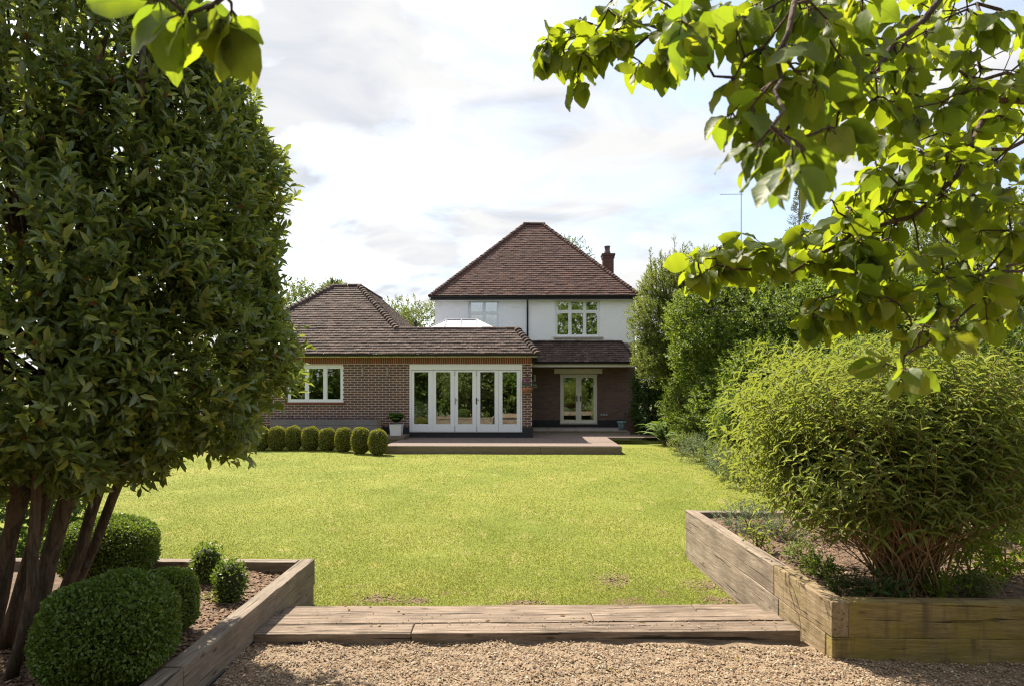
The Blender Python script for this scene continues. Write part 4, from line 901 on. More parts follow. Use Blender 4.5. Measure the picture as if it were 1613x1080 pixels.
sub = MB().box((dkx0 + .02, 19.6, -.1), (dkx1 - .02, 24.4, dz_ - .05)).build('joist_frame', MAT['deckedge'], deck)
# upper side deck by the planter (left end, one step higher)
sdk = MB(); ux0, ux1 = XA(585, 21.4), XA(641, 22.3)
sdeck = thing('deck_step', ((ux0 + ux1) / 2, 22, 0), 'raised deck step under the white square planter', 'step')
for k in range(8): link('board', MB().box((0, 0, 0), (ux1 - ux0, .122, .028)).mesh('board'), MAT['deckwood'], sdeck, Matrix.Translation((ux0, 21.83 + k * .128, .33)))
MB().box((ux0, 21.8, dz_ + .003), (ux1, 21.825, .355)).build('riser', MAT['deckedge'], sdeck); MB().box((ux0 - .3, 21.83, -.05), (ux1 - .01, 22.84, .325)).build('joist_frame', MAT['deckedge'], sdeck)
# stone patio in front of the french doors
pz = ZA(671.5, YH - .03)
patio = tag(MB().box((ex1 + .03, 25.35, -.05), (XA(988, 26.0), YH - .034, pz - .06)).build('patio', MAT['stone']), kind='structure')
xx = ex1 + .04; k = 0
while xx < XA(985, 25.5) - .1:
    e = min(xx + .6, XA(986, 25.5))
    for yy in (25.3, 25.91, 26.52): bevel(MB().box((xx, yy, pz - .058), (e - .008, yy + .6, pz + rs.uniform(-.003, .003))).build('slab', MAT['stone'], patio), .005)
    xx = e
tag(MB().box((XA(1001, 26.5), 25.2, -.05), (XA(1026, 26.5), 30.5, .015)).build('side_path', surf('pinkish_path', [(.36, .25, .20), (.42, .30, .25)], 4, .9, .2)), kind='structure')

# ------------------------------------------------------------------ fittings and pots by the house
def wall_light(px, py, yw, label, mat='whitepot', s=1.0):
    p = Pt(px, py, yw); t = thing('wall_light', p, label, 'wall light', 'lights on the house walls')
    MB().box((p.x - .045 * s, yw - .03, p.z - .06), (p.x + .045 * s, yw - .009, p.z + .06)).build('backplate', MAT[mat], t)
    MB().lathe((p.x, yw - .085, p.z - .14 * s), [(.03 * s, 0), (.055 * s, .02), (.035 * s, .05), (.03 * s, .22), (.055 * s, .26), (.03 * s, .28)], 10).build('lamp', MAT[mat], t, True)
    MB().box((p.x - .012, yw - .08, p.z - .012), (p.x + .012, yw - .03, p.z + .012)).build('arm', MAT['metal'], t)
wall_light(842, 594, YH, 'white wall light on the shaded wall left of the french doors', 'whitepot', 1.2)
wall_light(572, 585.5, YE, 'small wall light on the brick wall nearer the three pane window', 'stone')
wall_light(611, 585, YE, 'small wall light on the brick wall nearer the folding doors', 'stone')
# hanging basket
hb = Pt(830.5, 613, 22.55); t = thing('hanging_basket', hb, 'terracotta hanging basket with pink flowers on the brick pier', 'hanging basket')
MB().lathe((hb.x, hb.y, hb.z - .12), [(.06, 0), (.14, .05), (.19, .13), (.20, .19), (.17, .19), (.12, .1)], 16).build('bowl', MAT['terracotta'], t, True)
bt = ZA(588, 22.55)
MB().tube([(hb.x, YE - .01, bt - .3), (hb.x, YE - .01, bt), (hb.x, hb.y, bt), (hb.x, hb.y, bt - .04)], .012, 6).build('bracket', MAT['black'], t)
ck = MB()
for k in range(3): ck.tube([(hb.x, hb.y, bt - .03), (hb.x + .19 * math.cos(k * 2.1 + .5), hb.y + .19 * math.sin(k * 2.1 + .5), hb.z + .06)], .005, 4)
ck.build('chain', MAT['black'], t)
r = np.random.default_rng(7); P, N = blob_points(r, [(hb.x + .05, hb.y - .03, hb.z + .12, .24, .2, .14)], 60, .4); p_, d_, n_, L_ = sprays(r, P, N + UP * .3, .08, 6, .07)
V, T = scatter(LEAF_SMALL, p_, d_, n_, L_, L_ * .5); link('foliage', mesh_np('foliage', V, T, True), MAT['greyleaf'], t)
P, N = blob_points(r, [(hb.x - .04, hb.y - .05, hb.z + .27, .12, .1, .08)], 26, .5); p_, d_, n_, L_ = sprays(r, P, N, .02, 5, .045, 1.4)
V, T = scatter(LEAF_SMALL, p_, d_, n_, L_, L_ * .9); link('flower', mesh_np('flower', V, T, True), MAT['flower_pink'], t)
# white planter with a fern, blue pot
wp = Pt(624.5, 683.5, 22.2); wp.z = .36
t = thing('planter', wp, 'square white planter with a green fern beside the folding doors', 'planter')
s = .2; MB().add([(wp.x - s * .88, wp.y - s * .88, wp.z), (wp.x + s * .88, wp.y - s * .88, wp.z), (wp.x + s * .88, wp.y + s * .88, wp.z), (wp.x - s * .88, wp.y + s * .88, wp.z), (wp.x - s, wp.y - s, wp.z + .37), (wp.x + s, wp.y - s, wp.z + .37), (wp.x + s, wp.y + s, wp.z + .37), (wp.x - s, wp.y + s, wp.z + .37), (wp.x - s * .85, wp.y - s * .85, wp.z + .37), (wp.x + s * .85, wp.y - s * .85, wp.z + .37), (wp.x + s * .85, wp.y + s * .85, wp.z + .37), (wp.x - s * .85, wp.y + s * .85, wp.z + .37), (wp.x - s * .85, wp.y - s * .85, wp.z + .33), (wp.x + s * .85, wp.y - s * .85, wp.z + .33), (wp.x + s * .85, wp.y + s * .85, wp.z + .33), (wp.x - s * .85, wp.y + s * .85, wp.z + .33)],
    [(3, 2, 1, 0), (0, 1, 5, 4), (1, 2, 6, 5), (2, 3, 7, 6), (3, 0, 4, 7), (4, 5, 9, 8), (5, 6, 10, 9), (6, 7, 11, 10), (7, 4, 8, 11), (8, 9, 13, 12), (9, 10, 14, 13), (10, 11, 15, 14), (11, 8, 12, 15), (12, 13, 14, 15)]).build('pot', MAT['whitepot'], t)
def fern(c, rad, n, seed, mat='fern', up=.9, name='frond', parent=None, leaf=.035, segs=16):
    r = np.random.default_rng(seed); Ps = []; Ds = []; Ns = []; Ls = []
    for k in range(n):
        a = r.uniform(0, 6.28); rd = rad * r.uniform(.6, 1.1); h = rad * up * r.uniform(.6, 1.15); out = np.array([math.cos(a), math.sin(a), 0.])
        side = np.array([-math.sin(a), math.cos(a), 0.]); tt = np.linspace(.12, 1, segs)
        pts = np.array(c) + out * (tt * rd)[:, None] + UP * (h * (1.9 * tt - 1.25 * tt ** 2))[:, None]
        tan = norm(np.gradient(pts, axis=0))
        for s_ in (-1, 1):
            Ps.append(pts); Ds.append(norm(side * s_ + tan * .55 - UP * .15)); Ns.append(np.tile(UP, (segs, 1)) + out * .3); Ls.append(leaf * 3.2 * np.sin(np.clip((1.06 - tt), 0, 1) ** .7 * 1.6) * np.ones(segs))
    V, T = scatter(LEAF_SMALL, np.concatenate(Ps), np.concatenate(Ds), np.concatenate(Ns), np.concatenate(Ls), np.concatenate(Ls) * .38)
    return link(name, mesh_np(name, V, T, True), MAT[mat], parent)
fern((wp.x, wp.y, wp.z + .36), .36, 40, 3, parent=t, up=1.35, leaf=.045)
bp = Pt(979.5, 675, 25.5); bp.z = pz
bpt = thing('plant_pot', bp, 'blue grey round plant pot at the end of the stone step', 'pot')
MB().lathe(bp, [(.12, 0), (.15, .2), (.165, .26), (.19, .27), (.19, .33), (.165, .33), (.15, .28), (.01, .28)], 18).build('pot', MAT['bluepot'], bpt, True)
r = np.random.default_rng(9); P, N = blob_points(r, [(bp.x, bp.y, bp.z + .33, .15, .15, .06)], 40, .3); p_, d_, n_, L_ = sprays(r, P, N + UP * .4, .03, 5, .04); V, T = scatter(LEAF_SMALL, p_, d_, n_, L_, L_ * .5); link('foliage', mesh_np('foliage', V, T, True), MAT['hedge_dark'], bpt)
# low grey timber trough with lavender below the window
gx0, gx1 = XA(425, 22.35), XA(601, 22.35); tr = thing('timber_trough', ((gx0 + gx1) / 2, 22.35, 0), 'long low grey timber trough against the brick wall behind the clipped balls', 'trough')
gzt = ZA(660.5, 22.35)
for k, (za, zb) in enumerate(((gzt - .19, gzt), (gzt - .39, gzt - .197), (-.05, gzt - .397))):
    for x0_, x1_ in ((gx0, (gx0 + gx1) / 2 - .3), ((gx0 + gx1) / 2 - .294, gx1 - .14)): bevel(MB().box((x0_, 22.35, za), (x1_, 22.39, zb)).build('plank', MAT['greywood'], tr), .004)
MB().box((gx1 - .135, 22.33, -.05), (gx1, 22.46, gzt + .03)).build('post', MAT['deckedge'], tr); MB().box((gx0, 22.4, gzt - .14), (gx1 - .14, YE - .04, gzt - .1)).build('soil', MAT['soil'], tr)
r = np.random.default_rng(17); n = 260; P = np.stack([r.uniform(gx0, gx1 - .2, n), r.uniform(22.42, 22.8, n), np.full(n, gzt - .1)], 1); ax = np.stack([r.normal(0, .3, n), r.normal(-.15, .3, n), np.ones(n)], 1)
p_, d_, n_, L_ = sprays(r, P, ax, .2, 7, .05, .5); V, T = scatter(LEAF_SMALL, p_, d_, n_, L_, L_ * .35); link('lavender', mesh_np('lavender', V, T, True), MAT['lavender'], tr)

# ------------------------------------------------------------------ box topiary
def topiary(name, label, c, rx, ry, h, nleaf, leaf, seed, mat='box', group=None, flat=2.6, parts=True, fuzz=.02):
    """clipped box: rounded column of tiny leaves over a dark solid core added to block light; c is the point on the ground"""
    r = np.random.default_rng(seed); t = thing(name, c, label, 'bush', group)
    u = norm(r.normal(size=(nleaf, 3))); e = 2 / flat
    q = np.sign(u) * np.abs(u) ** e; q = q / np.maximum(np.max(np.abs(q)), 1)
    k = (np.abs(u[:, 0]) ** flat + np.abs(u[:, 1]) ** flat + np.abs(u[:, 2]) ** flat) ** (-1 / flat)
    lum = 1 + .05 * np.sin(u[:, 0] * 5 + seed) * np.sin(u[:, 1] * 4 + 1) + .03 * np.sin(u[:, 2] * 7 + u[:, 0] * 6)
    S = np.array([rx, ry, h / 2]); rad = k * lum * (1 - np.abs(r.normal(0, .035, nleaf)) + fuzz * r.uniform(-.3, 1, nleaf))
    P = u * rad[:, None] * S + np.array([c[0], c[1], c[2] + h / 2]); ok = P[:, 2] > c[2] + .01
    N = norm(u / S); P, N = P[ok], N[ok]
    d = norm(N * .8 + UP * .35 + r.normal(size=P.shape) * .65); nr = N * .5 + UP * .4 + r.normal(size=P.shape) * .6; L = leaf * r.uniform(.6, 1.25, len(P))
    V, T = scatter(LEAF_SMALL, P - d * leaf * .4, d, nr, L, L * .6); link('foliage', mesh_np('foliage', V, T, True), MAT[mat], t)
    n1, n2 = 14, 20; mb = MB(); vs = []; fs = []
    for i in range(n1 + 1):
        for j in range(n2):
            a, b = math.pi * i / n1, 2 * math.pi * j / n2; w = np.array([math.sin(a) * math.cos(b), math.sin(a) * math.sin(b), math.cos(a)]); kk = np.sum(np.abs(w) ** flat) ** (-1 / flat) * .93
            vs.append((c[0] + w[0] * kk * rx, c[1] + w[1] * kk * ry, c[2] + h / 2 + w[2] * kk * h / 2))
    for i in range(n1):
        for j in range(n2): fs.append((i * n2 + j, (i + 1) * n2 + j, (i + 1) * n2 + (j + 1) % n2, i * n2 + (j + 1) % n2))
    mb.add(vs, fs).build('opaque_core', MAT['box_core'], t, True)  # added solid inside the leaves, stops light showing through
    return t
def at_soil(px, py, z=SOILL): return G(px, py, z)
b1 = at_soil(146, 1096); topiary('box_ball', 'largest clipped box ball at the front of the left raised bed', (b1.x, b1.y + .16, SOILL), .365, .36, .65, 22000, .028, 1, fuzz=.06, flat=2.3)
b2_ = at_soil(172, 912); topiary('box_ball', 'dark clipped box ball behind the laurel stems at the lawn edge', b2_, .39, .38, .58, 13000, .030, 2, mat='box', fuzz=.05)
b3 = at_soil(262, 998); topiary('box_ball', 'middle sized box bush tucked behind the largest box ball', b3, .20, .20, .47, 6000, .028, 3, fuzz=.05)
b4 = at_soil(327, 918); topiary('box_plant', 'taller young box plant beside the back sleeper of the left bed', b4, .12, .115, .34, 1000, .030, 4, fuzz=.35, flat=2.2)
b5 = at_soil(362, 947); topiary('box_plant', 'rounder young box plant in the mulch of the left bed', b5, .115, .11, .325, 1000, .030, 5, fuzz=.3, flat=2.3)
ords = ['first', 'second', 'third', 'fourth', 'fifth', 'sixth', 'seventh', 'eighth']
for i, (px, yt_, yb_, wpx) in enumerate([(595.5, 673, 712, 29), (568, 671, 710, 27.5), (541, 670, 707, 27), (515, 670, 705.5, 26), (489, 669.5, 705, 27.5), (462.5, 668.5, 704.5, 26), (437, 667.5, 704.5, 27), (411, 667, 704.5, 26)]):
    g = G(px, yb_ + 4, 0); s = g.y / F
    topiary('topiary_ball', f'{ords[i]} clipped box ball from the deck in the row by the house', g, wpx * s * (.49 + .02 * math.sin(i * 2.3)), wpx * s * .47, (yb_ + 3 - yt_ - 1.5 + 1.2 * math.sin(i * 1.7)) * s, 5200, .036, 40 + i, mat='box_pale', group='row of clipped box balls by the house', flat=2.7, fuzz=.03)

# ------------------------------------------------------------------ laurel tree on the left
rngL = np.random.default_rng(77)
tbx, tby = -3.25, 4.55
laurel = thing('laurel_tree', (tbx, tby, SOILL), 'large dense evergreen laurel tree with several brown stems in the left bed', 'tree')
stem_px = [((2, 1015), (84, 750), 4.5, .056), ((34, 1020), (122, 738), 4.3, .070), ((68, 992), (166, 742), 4.75, .052), ((82, 980), (208, 712), 4.9, .046), ((-30, 1008), (42, 760), 4.2, .062), ((14, 1000), (58, 775), 4.0, .040), ((-66, 1000), (-24, 740), 4.5, .066), ((50, 1000), (100, 770), 4.95, .036), ((-12, 1005), (20, 770), 4.8, .045)]
for (pa, pb, D, rr_) in stem_px:
    a = Pt(pa[0], pa[1], D); a.z = SOILL - .03; b = Pt(pb[0], pb[1], D); m = a.lerp(b, .5) + Vector((rs.uniform(-.05, .05), .03, 0)); top = b + (b - a) * .9 + Vector((rs.uniform(-.2, .2), rs.uniform(-.2, .2), .3)); top2 = top + Vector((rs.uniform(-.5, .5), rs.uniform(-.3, .3), 1.5))
    MB().tube([a, a.lerp(m, .5) + Vector((.012, 0, 0)), m, m.lerp(b, .5) - Vector((.01, 0, 0)), b, top, top2], [rr_ * 1.05, rr_ * .88, rr_ * .8, rr_ * .76, rr_ * .72, rr_ * .5, rr_ * .25], 10).build('stem', MAT['bark'], laurel, True)
lbl = [(-3.4, 4.7, 2.75, 1.68, 1.45, 1.45), (-3.5, 4.8, 3.9, 1.55, 1.45, 1.35), (-3.75, 4.8, 5.0, 1.35, 1.3, 1.2), (-4.7, 4.4, 3.3, 1.3, 1.2, 1.9), (-2.75, 4.9, 2.22, 1.02, 1.0, .92), (-3.2, 4.1, 2.03, 1.1, .85, .80), (-4.3, 3.9, 1.9, 1.2, .8, .78), (-2.6, 4.9, 3.3, .92, 1.0, 1.1)]
lbl = [(b[0] - (.10 if k_ == 4 else .22),) + b[1:] for k_, b in enumerate(lbl)]
P, N = blob_points(rngL, lbl, 14000, .80, .12)
vx_, vy_, vd_ = proj(P); front = (vx_ > -260) & (vy_ > -330) & (vd_ > .8); near_ = (P - np.array([0, 0, CAMZ])) @ np.array([1., 1., 0]) ; facing = np.sum(N * norm(P - np.array([0, 0, CAMZ])), 1) < .25
sel = front & (facing | (rngL.uniform(0, 1, len(P)) < .3)); P, N = P[sel], N[sel]
ax = norm(N * .9 + UP * .45 + rngL.normal(size=P.shape) * .4)
p_, d_, n_, L_ = sprays(rngL, P - ax * .12, ax, .18, 8, .122, .85)
P2, N2 = blob_points(rngL, lbl, 2600, .45, .05); q_ = sprays(rngL, P2, norm(N2 + rngL.normal(size=P2.shape) * .5), .15, 7, .095, 1.0)
p_ = np.concatenate([p_, q_[0]]); d_ = np.concatenate([d_, q_[1]]); n_ = np.concatenate([n_, q_[2]]); L_ = np.concatenate([L_, q_[3]])
ppx, ppy, pdp = proj(p_)
size = np.where((ppx > 0) & (ppx < 560) & (ppy > 5) & (ppy < 800) & (pdp > .5), L_ / np.maximum(pdp, .5), 0)
hero = np.argsort(-size)[:300]; mask = np.ones(len(p_), bool); mask[hero] = False
LM = mesh_np('leaf', LEAF_LAUREL[0], LEAF_LAUREL[1], True); LM.materials.append(MAT['laurel'])
for i in hero: link('leaf', LM, None, laurel, frame_matrix(p_[i], d_[i], n_[i], L_[i], L_[i] * .36))
n_out = len(P) * 8; m_in = mask.copy(); m_in[:n_out] = False; mask[n_out:] = False
V, T = merge([scatter(LEAF_LAUREL2, p_[mask], d_[mask], n_[mask], L_[mask], L_[mask] * .36), scatter(LEAF_SMALL, p_[m_in], d_[m_in], n_[m_in], L_[m_in], L_[m_in] * .42)])
tag(link('crown', mesh_np('crown', V, T, True), MAT['laurel'], laurel), kind='stuff')
fi = rngL.choice(len(P), 900, replace=False); f_ = sprays(rngL, P[fi] - N[fi] * .02, N[fi], .03, 9, .026, 1.6)
V, T = scatter(LEAF_SMALL, f_[0], f_[1], f_[2], f_[3], f_[3] * .8); tag(link('flower_cluster', mesh_np('flower_cluster', V, T, True), MAT['laurel_flower'], laurel), kind='stuff')
mb = MB(); limb_net(mb, rngL, (tbx, tby, 1.9), [P[i] - N[i] * .12 for i in rngL.choice(len(P), 120, replace=False)], .03, .005, 5); mb.build('branch', MAT['bark'], laurel, True)

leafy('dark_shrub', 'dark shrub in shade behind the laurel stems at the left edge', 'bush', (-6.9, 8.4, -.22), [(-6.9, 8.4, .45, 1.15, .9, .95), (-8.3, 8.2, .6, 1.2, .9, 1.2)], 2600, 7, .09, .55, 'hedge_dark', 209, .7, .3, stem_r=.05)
# ------------------------------------------------------------------ apple tree: limbs reaching into the top of the view
rngA = np.random.default_rng(101)
ap_base = (2.6, .9, -.02)
apple = thing('apple_tree', ap_base, 'apple tree with sunlit yellow green leaves reaching in from the upper right', 'tree')
def pl(pts): return [Pt(*p) for p in pts]
hub = Vector((2.45, 1.3, 2.5))
MB().tube([Vector(ap_base), Vector((2.55, 1.0, .8)), Vector((2.5, 1.15, 1.7)), hub], [.13, .11, .10, .085], 12).build('trunk', MAT['bark'], apple, True)
br = [  # (pixel x, pixel y, depth) along each limb, thickness at start
    ([(1760, -160, 1.7), (1600, -90, 1.6), (1480, 0, 1.5), (1381, 109, 1.42), (1296, 179, 1.35), (1200, 205, 1.3), (1160, 200, 1.28)], .011),
    ([(1760, -120, 1.9), (1640, 60, 1.9), (1547, 0, 1.85), (1538, 90, 1.8), (1529, 168, 1.8)], .008),
    ([(1760, 180, 2.1), (1613, 126, 2.0), (1520, 120, 1.9), (1459, 114, 1.85), (1420, 135, 1.8)], .008),
    ([(1740, 190, 2.2), (1620, 225, 2.1), (1524, 233, 2.0), (1430, 232, 1.95), (1345, 215, 1.9)], .009),
    ([(1720, 120, 1.9), (1570, 170, 1.8), (1524, 240, 1.7), (1490, 305, 1.66), (1448, 343, 1.62), (1346, 369, 1.6), (1255, 424, 1.6), (1150, 417, 1.6), (1110, 408, 1.6)], .010),
    ([(1740, 360, 2.0), (1608, 415, 1.9), (1490, 449, 1.8), (1403, 468, 1.7), (1293, 472, 1.65)], .008),
    ([(1720, 380, 1.8), (1608, 425, 1.7), (1551, 468, 1.6), (1480, 520, 1.5), (1425, 560, 1.4)], .006),
    ([(1480, -120, 1.5), (1300, -70, 1.5), (1130, -20, 1.55), (1038, 49, 1.6), (966, 26, 1.65), (900, 70, 1.7)], .008),
    ([(1130, -20, 1.55), (1090, 30, 1.6), (1012, 64, 1.62), (946, 77, 1.65), (915, 110, 1.66), (880, 98, 1.7)], .006),
    ([(1300, -80, 1.3), (1240, 20, 1.1), (1225, 110, 1.0), (1215, 200, .8)], .007),
    ([(1300, -70, 2.4), (1000, -170, 2.0), (560, -130, 1.1), (420, -60, .85), (330, 10, .78), (290, 45, .77)], .008)]
nodes = []
for pts, r0 in br:
    q = pl(pts); n = len(q); f = []
    for i in range(n - 1):
        for t in (0, .33, .66): f.append(q[i].lerp(q[i + 1], t) + Vector(rngA.normal(size=3)) * .008)
    f.append(q[-1]); k = len(f)
    if pts[0][0] > 1700: f = [hub, hub.lerp(f[0], .5) + Vector((0, 0, .08))] + f
    MB().tube(f, [max(.0022, r0 * (1 - .78 * i / (len(f) - 1))) * 1.0 for i in range(len(f))], 7).build('branch', MAT['bark'], apple, True)
    nodes += f[2:]
MB().tube([hub, Vector((1.9, 1.6, 3.1)), Pt(1480, -120, 1.5), ], [.05, .03, .011], 8).build('branch', MAT['bark'], apple, True)
MB().tube([Vector((1.9, 1.6, 3.1)), Vector((1.3, 2.0, 3.3)), Pt(1300, -70, 2.4)], [.03, .02, .012], 8).build('branch', MAT['bark'], apple, True)
# clusters of leaves: (px, py, rx, ry, depth lo, hi, clusters)
reg = [(898, 70, 42, 62, 1.55, 1.75, 9), (985, 50, 55, 70, 1.5, 1.7, 7), (1060, 40, 50, 60, 1.3, 1.6, 7), (1140, 60, 75, 80, 1.0, 1.5, 14), (1250, 60, 90, 80, 1.0, 1.7, 16), (1380, 60, 100, 80, 1.2, 2.3, 24), (1530, 60, 110, 90, 1.4, 2.5, 20), (1570, 190, 90, 90, 1.5, 2.6, 20),
       (1400, 180, 90, 60, 1.4, 2.4, 16), (1225, 230, 50, 40, .78, 1.0, 4), (1300, 170, 60, 50, 1.0, 1.6, 9), (1480, 290, 110, 60, 1.5, 2.3, 24), (1570, 370, 80, 70, 1.5, 2.4, 20), (1370, 340, 70, 50, 1.5, 1.9, 12), (1430, 430, 90, 50, 1.5, 2.0, 18), (1300, 400, 80, 40, 1.55, 1.8, 12), (1180, 410, 60, 32, 1.55, 1.75, 9), (1122, 412, 32, 26, 1.55, 1.7, 5), (1330, 470, 50, 35, 1.5, 1.8, 7), (1275, 490, 18, 25, 1.45, 1.6, 2), (1470, 505, 50, 35, 1.3, 1.7, 6), (1420, 570, 25, 25, 1.25, 1.4, 2), (1560, 460, 70, 45, 1.5, 2.2, 10), (1190, 150, 45, 55, 1.0, 1.3, 6)]
cl = []
for (px, py, rx, ry, d0, d1, n) in reg:
    for _ in range(int(n * 1.55 + .5)):
        a = rngA.uniform(0, 6.28); q = math.sqrt(rngA.uniform()); cl.append(Pt(px + rx * q * math.cos(a), py + ry * q * math.sin(a), rngA.uniform(d0, d1)))
for (px, py, D) in ((330, 5, .80), (290, 20, .78), (365, 15, .82), (250, 0, .80), (345, 30, .8)): cl.append(Pt(px, py, D))
nodes = [Vector(q) for q in nodes]; tw = MB(); d0_ = np.array([np.min(np.linalg.norm(np.array(nodes) - np.array(c), axis=1)) for c in cl]); cl = [cl[i] for i in np.argsort(d0_)]; Pp = []; Dd = []; Nn = []; Ll = []
for c in cl:
    dist = np.linalg.norm(np.array(nodes) - np.array(c), axis=1); a = Vector(nodes[int(np.argmin(dist))]); dr = (c - a)
    if dr.length > .02:
        o = Vector(rngA.normal(size=3)) * dr.length * .1; nodes += [a.lerp(c, .5) + o, c]; tw.tube([a, a.lerp(c, .5) + o, c], [.0022, .0014, .0010] if dr.length > .2 else [.0028, .0022, .0016], 5)
    axd = np.array(dr.normalized() if dr.length > .02 else Vector((-.5, 0, -.3)))
    k = int(rngA.integers(4, 8)); ph = rngA.uniform(0, 6.28)
    for j in range(k):
        an = ph + j * 2.4; rad = np.array([math.cos(an), math.sin(an), 0.]); d = norm(axd * .45 + rad * .8 - UP * rngA.uniform(.25, 1.15) + rngA.normal(size=3) * .25)
        pet = np.array(c) + d * .012; Pp.append(pet); Dd.append(d); L = rngA.uniform(.033, .072) * (1.22 if c.x < -.2 else 1.0); Ll.append(L)
        Nn.append(rngA.normal(size=3) * .5 + np.array([-.25, -.1, .55]) + rad * .4)
        tw.tube([c, Vector(pet + d * .01)], .0011, 4)
tag(tw.build('twigs', MAT['bark'], apple, True), kind='stuff')
Pp, Dd, Nn, Ll = map(np.array, (Pp, Dd, Nn, Ll))
def apple_leaf(seed):
    r = random.Random(seed); ts = [.06, .16, .28, .40, .52, .64, .76, .87, .95]; ws = [.38, .72, .93, 1.0, .97, .86, .66, .40, .18]
    V, T = leaf_tpl(ts, ws, r.uniform(.05, .42), r.uniform(-.05, .42)); V = V.copy()
    for i in range(1, len(V) - 1):
        if (i - 1) % 3 != 1: V[i, 0] *= 1 + r.uniform(-.09, .06); V[i, 2] += r.uniform(-.045, .045); V[i, 1] += r.uniform(-.008, .012)
    V[:, 0] += .10 * r.uniform(-1, 1) * V[:, 1] ** 2
    return V, T
AL = [apple_leaf(s) for s in range(16)]; ALM = []
for V, T in AL:
    me = mesh_np('leaf', V, T, True); me.materials.append(MAT['apple_hero']); ALM.append(me)
ppx, ppy, pdp = proj(Pp + Dd * Ll[:, None] * .5); size = np.where((ppx > -30) & (ppx < 1640) & (ppy > -30) & (ppy < 700), Ll / pdp, 0); order = np.argsort(-size); rest = []
for rank, i in enumerate(order):
    if rank < 300: link('leaf', ALM[int(rngA.integers(16))], None, apple, frame_matrix(Pp[i], Dd[i], Nn[i], Ll[i], Ll[i] * rngA.uniform(.66, .82)))
    else: rest.append(i)
rest = np.array(rest); parts = []
for k in range(8):
    s = rest[k::8]
    if len(s): parts.append(scatter(AL[k], Pp[s], Dd[s], Nn[s], Ll[s], Ll[s] * .74))
V, T = merge(parts); tag(link('foliage', mesh_np('foliage', V, T, True), MAT['apple'], apple), kind='stuff')

# ------------------------------------------------------------------ feathery buddleia in the right bed
rngB = np.random.default_rng(55)
bb = G(1425, 925, SOILR)
bud = thing('buddleia_bush', bb, 'wide feathery bush with narrow yellow green leaves in the right raised bed', 'bush')
sb = F / bb.y; cxB = bb.x - .09; czB = 1.29
nS = 1350; u = norm(rngB.normal(size=(nS, 3))); u[:, 2] = np.where(u[:, 2] < -.35, -u[:, 2], u[:, 2]); u = norm(u)
sq = (np.abs(u[:, 0]) ** 3.3 + np.abs(u[:, 1]) ** 3.3 + np.abs(u[:, 2]) ** 3.3) ** (-1 / 3.3)
tips = np.array([cxB, bb.y + .15, czB]) + u * sq[:, None] * np.array([1.25, 1.03, .98]) * rngB.uniform(.80, 1.06, (nS, 1)); tips[:, 2] += .09 * np.sin(tips[:, 0] * 4.2 + 1) * np.sin(tips[:, 1] * 3.7) + rngB.uniform(-.07, .09, nS)
lng = rngB.uniform(0, 1, nS) < .16; tips[lng] += (u[lng] * .5 + UP * .5) * rngB.uniform(.08, .28, (lng.sum(), 1)); tips[:, 2] = np.maximum(tips[:, 2], .52)
base = np.array([bb.x, bb.y, SOILR]) + np.concatenate([rngB.normal(size=(nS, 2)) * .10, np.zeros((nS, 1))], 1)
K = 9; tt = np.linspace(0, 1, K)
ctrl = base + (tips - base) * np.array([.30, .30, .62]) + rngB.normal(size=(nS, 3)) * .10
curve = base[:, None] * ((1 - tt) ** 2)[None, :, None] + ctrl[:, None] * (2 * tt * (1 - tt))[None, :, None] + tips[:, None] * (tt ** 2)[None, :, None]
mbs = MB(); 
for i in range(0, nS, 4): mbs.tube(curve[i], [.008 * (1 - .75 * t) for t in tt], 4, False)
mbs.build('stems', MAT['straw_twig'], bud, True)['kind'] = 'stuff'
for i in range(0, 60, 6):
    MB().tube(curve[i][:6], [.022 * (1 - .8 * t) + .003 for t in tt[:6]], 6).build('branch', MAT['twig'], bud, True)
mbs = MB()
for i in range(260):
    k = int(rngB.integers(nS)); p0 = curve[k][int(rngB.integers(3, 6))]; a = Vector(p0); o = Vector(rngB.normal(size=3)) * .25; o.y -= .12
    mbs.tube([a, a + o * .5 + Vector((0, 0, .07)), a + o + Vector((0, 0, -.05))], [.003, .0025, .0015], 4, False)
tag(mbs.build('dry_twigs', MAT['straw_twig'], bud, True), kind='stuff')
nn = 10; ts = np.linspace(.60, 1.0, nn); Pn = base[:, None] * ((1 - ts) ** 2)[None, :, None] + ctrl[:, None] * (2 * ts * (1 - ts))[None, :, None] + tips[:, None] * (ts ** 2)[None, :, None]
tan = norm(2 * (1 - ts)[None, :, None] * (ctrl - base)[:, None] + 2 * ts[None, :, None] * (tips - ctrl)[:, None]); tan = norm(tan + UP * .25)
ref = norm(rngB.normal(size=(nS, 1, 3))); s1 = norm(np.cross(tan, np.broadcast_to(ref, tan.shape))); s2 = np.cross(tan, s1)
Ps = []; Ds = []; Ns = []; Ls = []
for s_ in (-1, 1):
    alt = (np.arange(nn) % 2)[None, :, None]; sd_ = (s1 * alt + s2 * (1 - alt)) * s_
    d = norm(sd_ * .95 + tan * (.35 + .6 * (ts ** 6)[None, :, None]) + rngB.normal(size=sd_.shape) * .15)
    Ps.append(Pn.reshape(-1, 3)); Ds.append(d.reshape(-1, 3)); Ns.append((tan * .6 + UP * .6 + rngB.normal(size=sd_.shape) * .15).reshape(-1, 3)); Ls.append((.135 * rngB.uniform(.5, 1.2, (nS, nn)) * (1.0 - .35 * ts ** 5)).ravel())
p_, d_, n_, L_ = np.concatenate(Ps), np.concatenate(Ds), np.concatenate(Ns), np.concatenate(Ls)
keep = (rngB.uniform(0, 1, len(p_)) < np.clip((p_[:, 2] - .5) / .65, .30, 1)); p_, d_, n_, L_ = p_[keep], d_[keep], n_[keep], L_[keep]
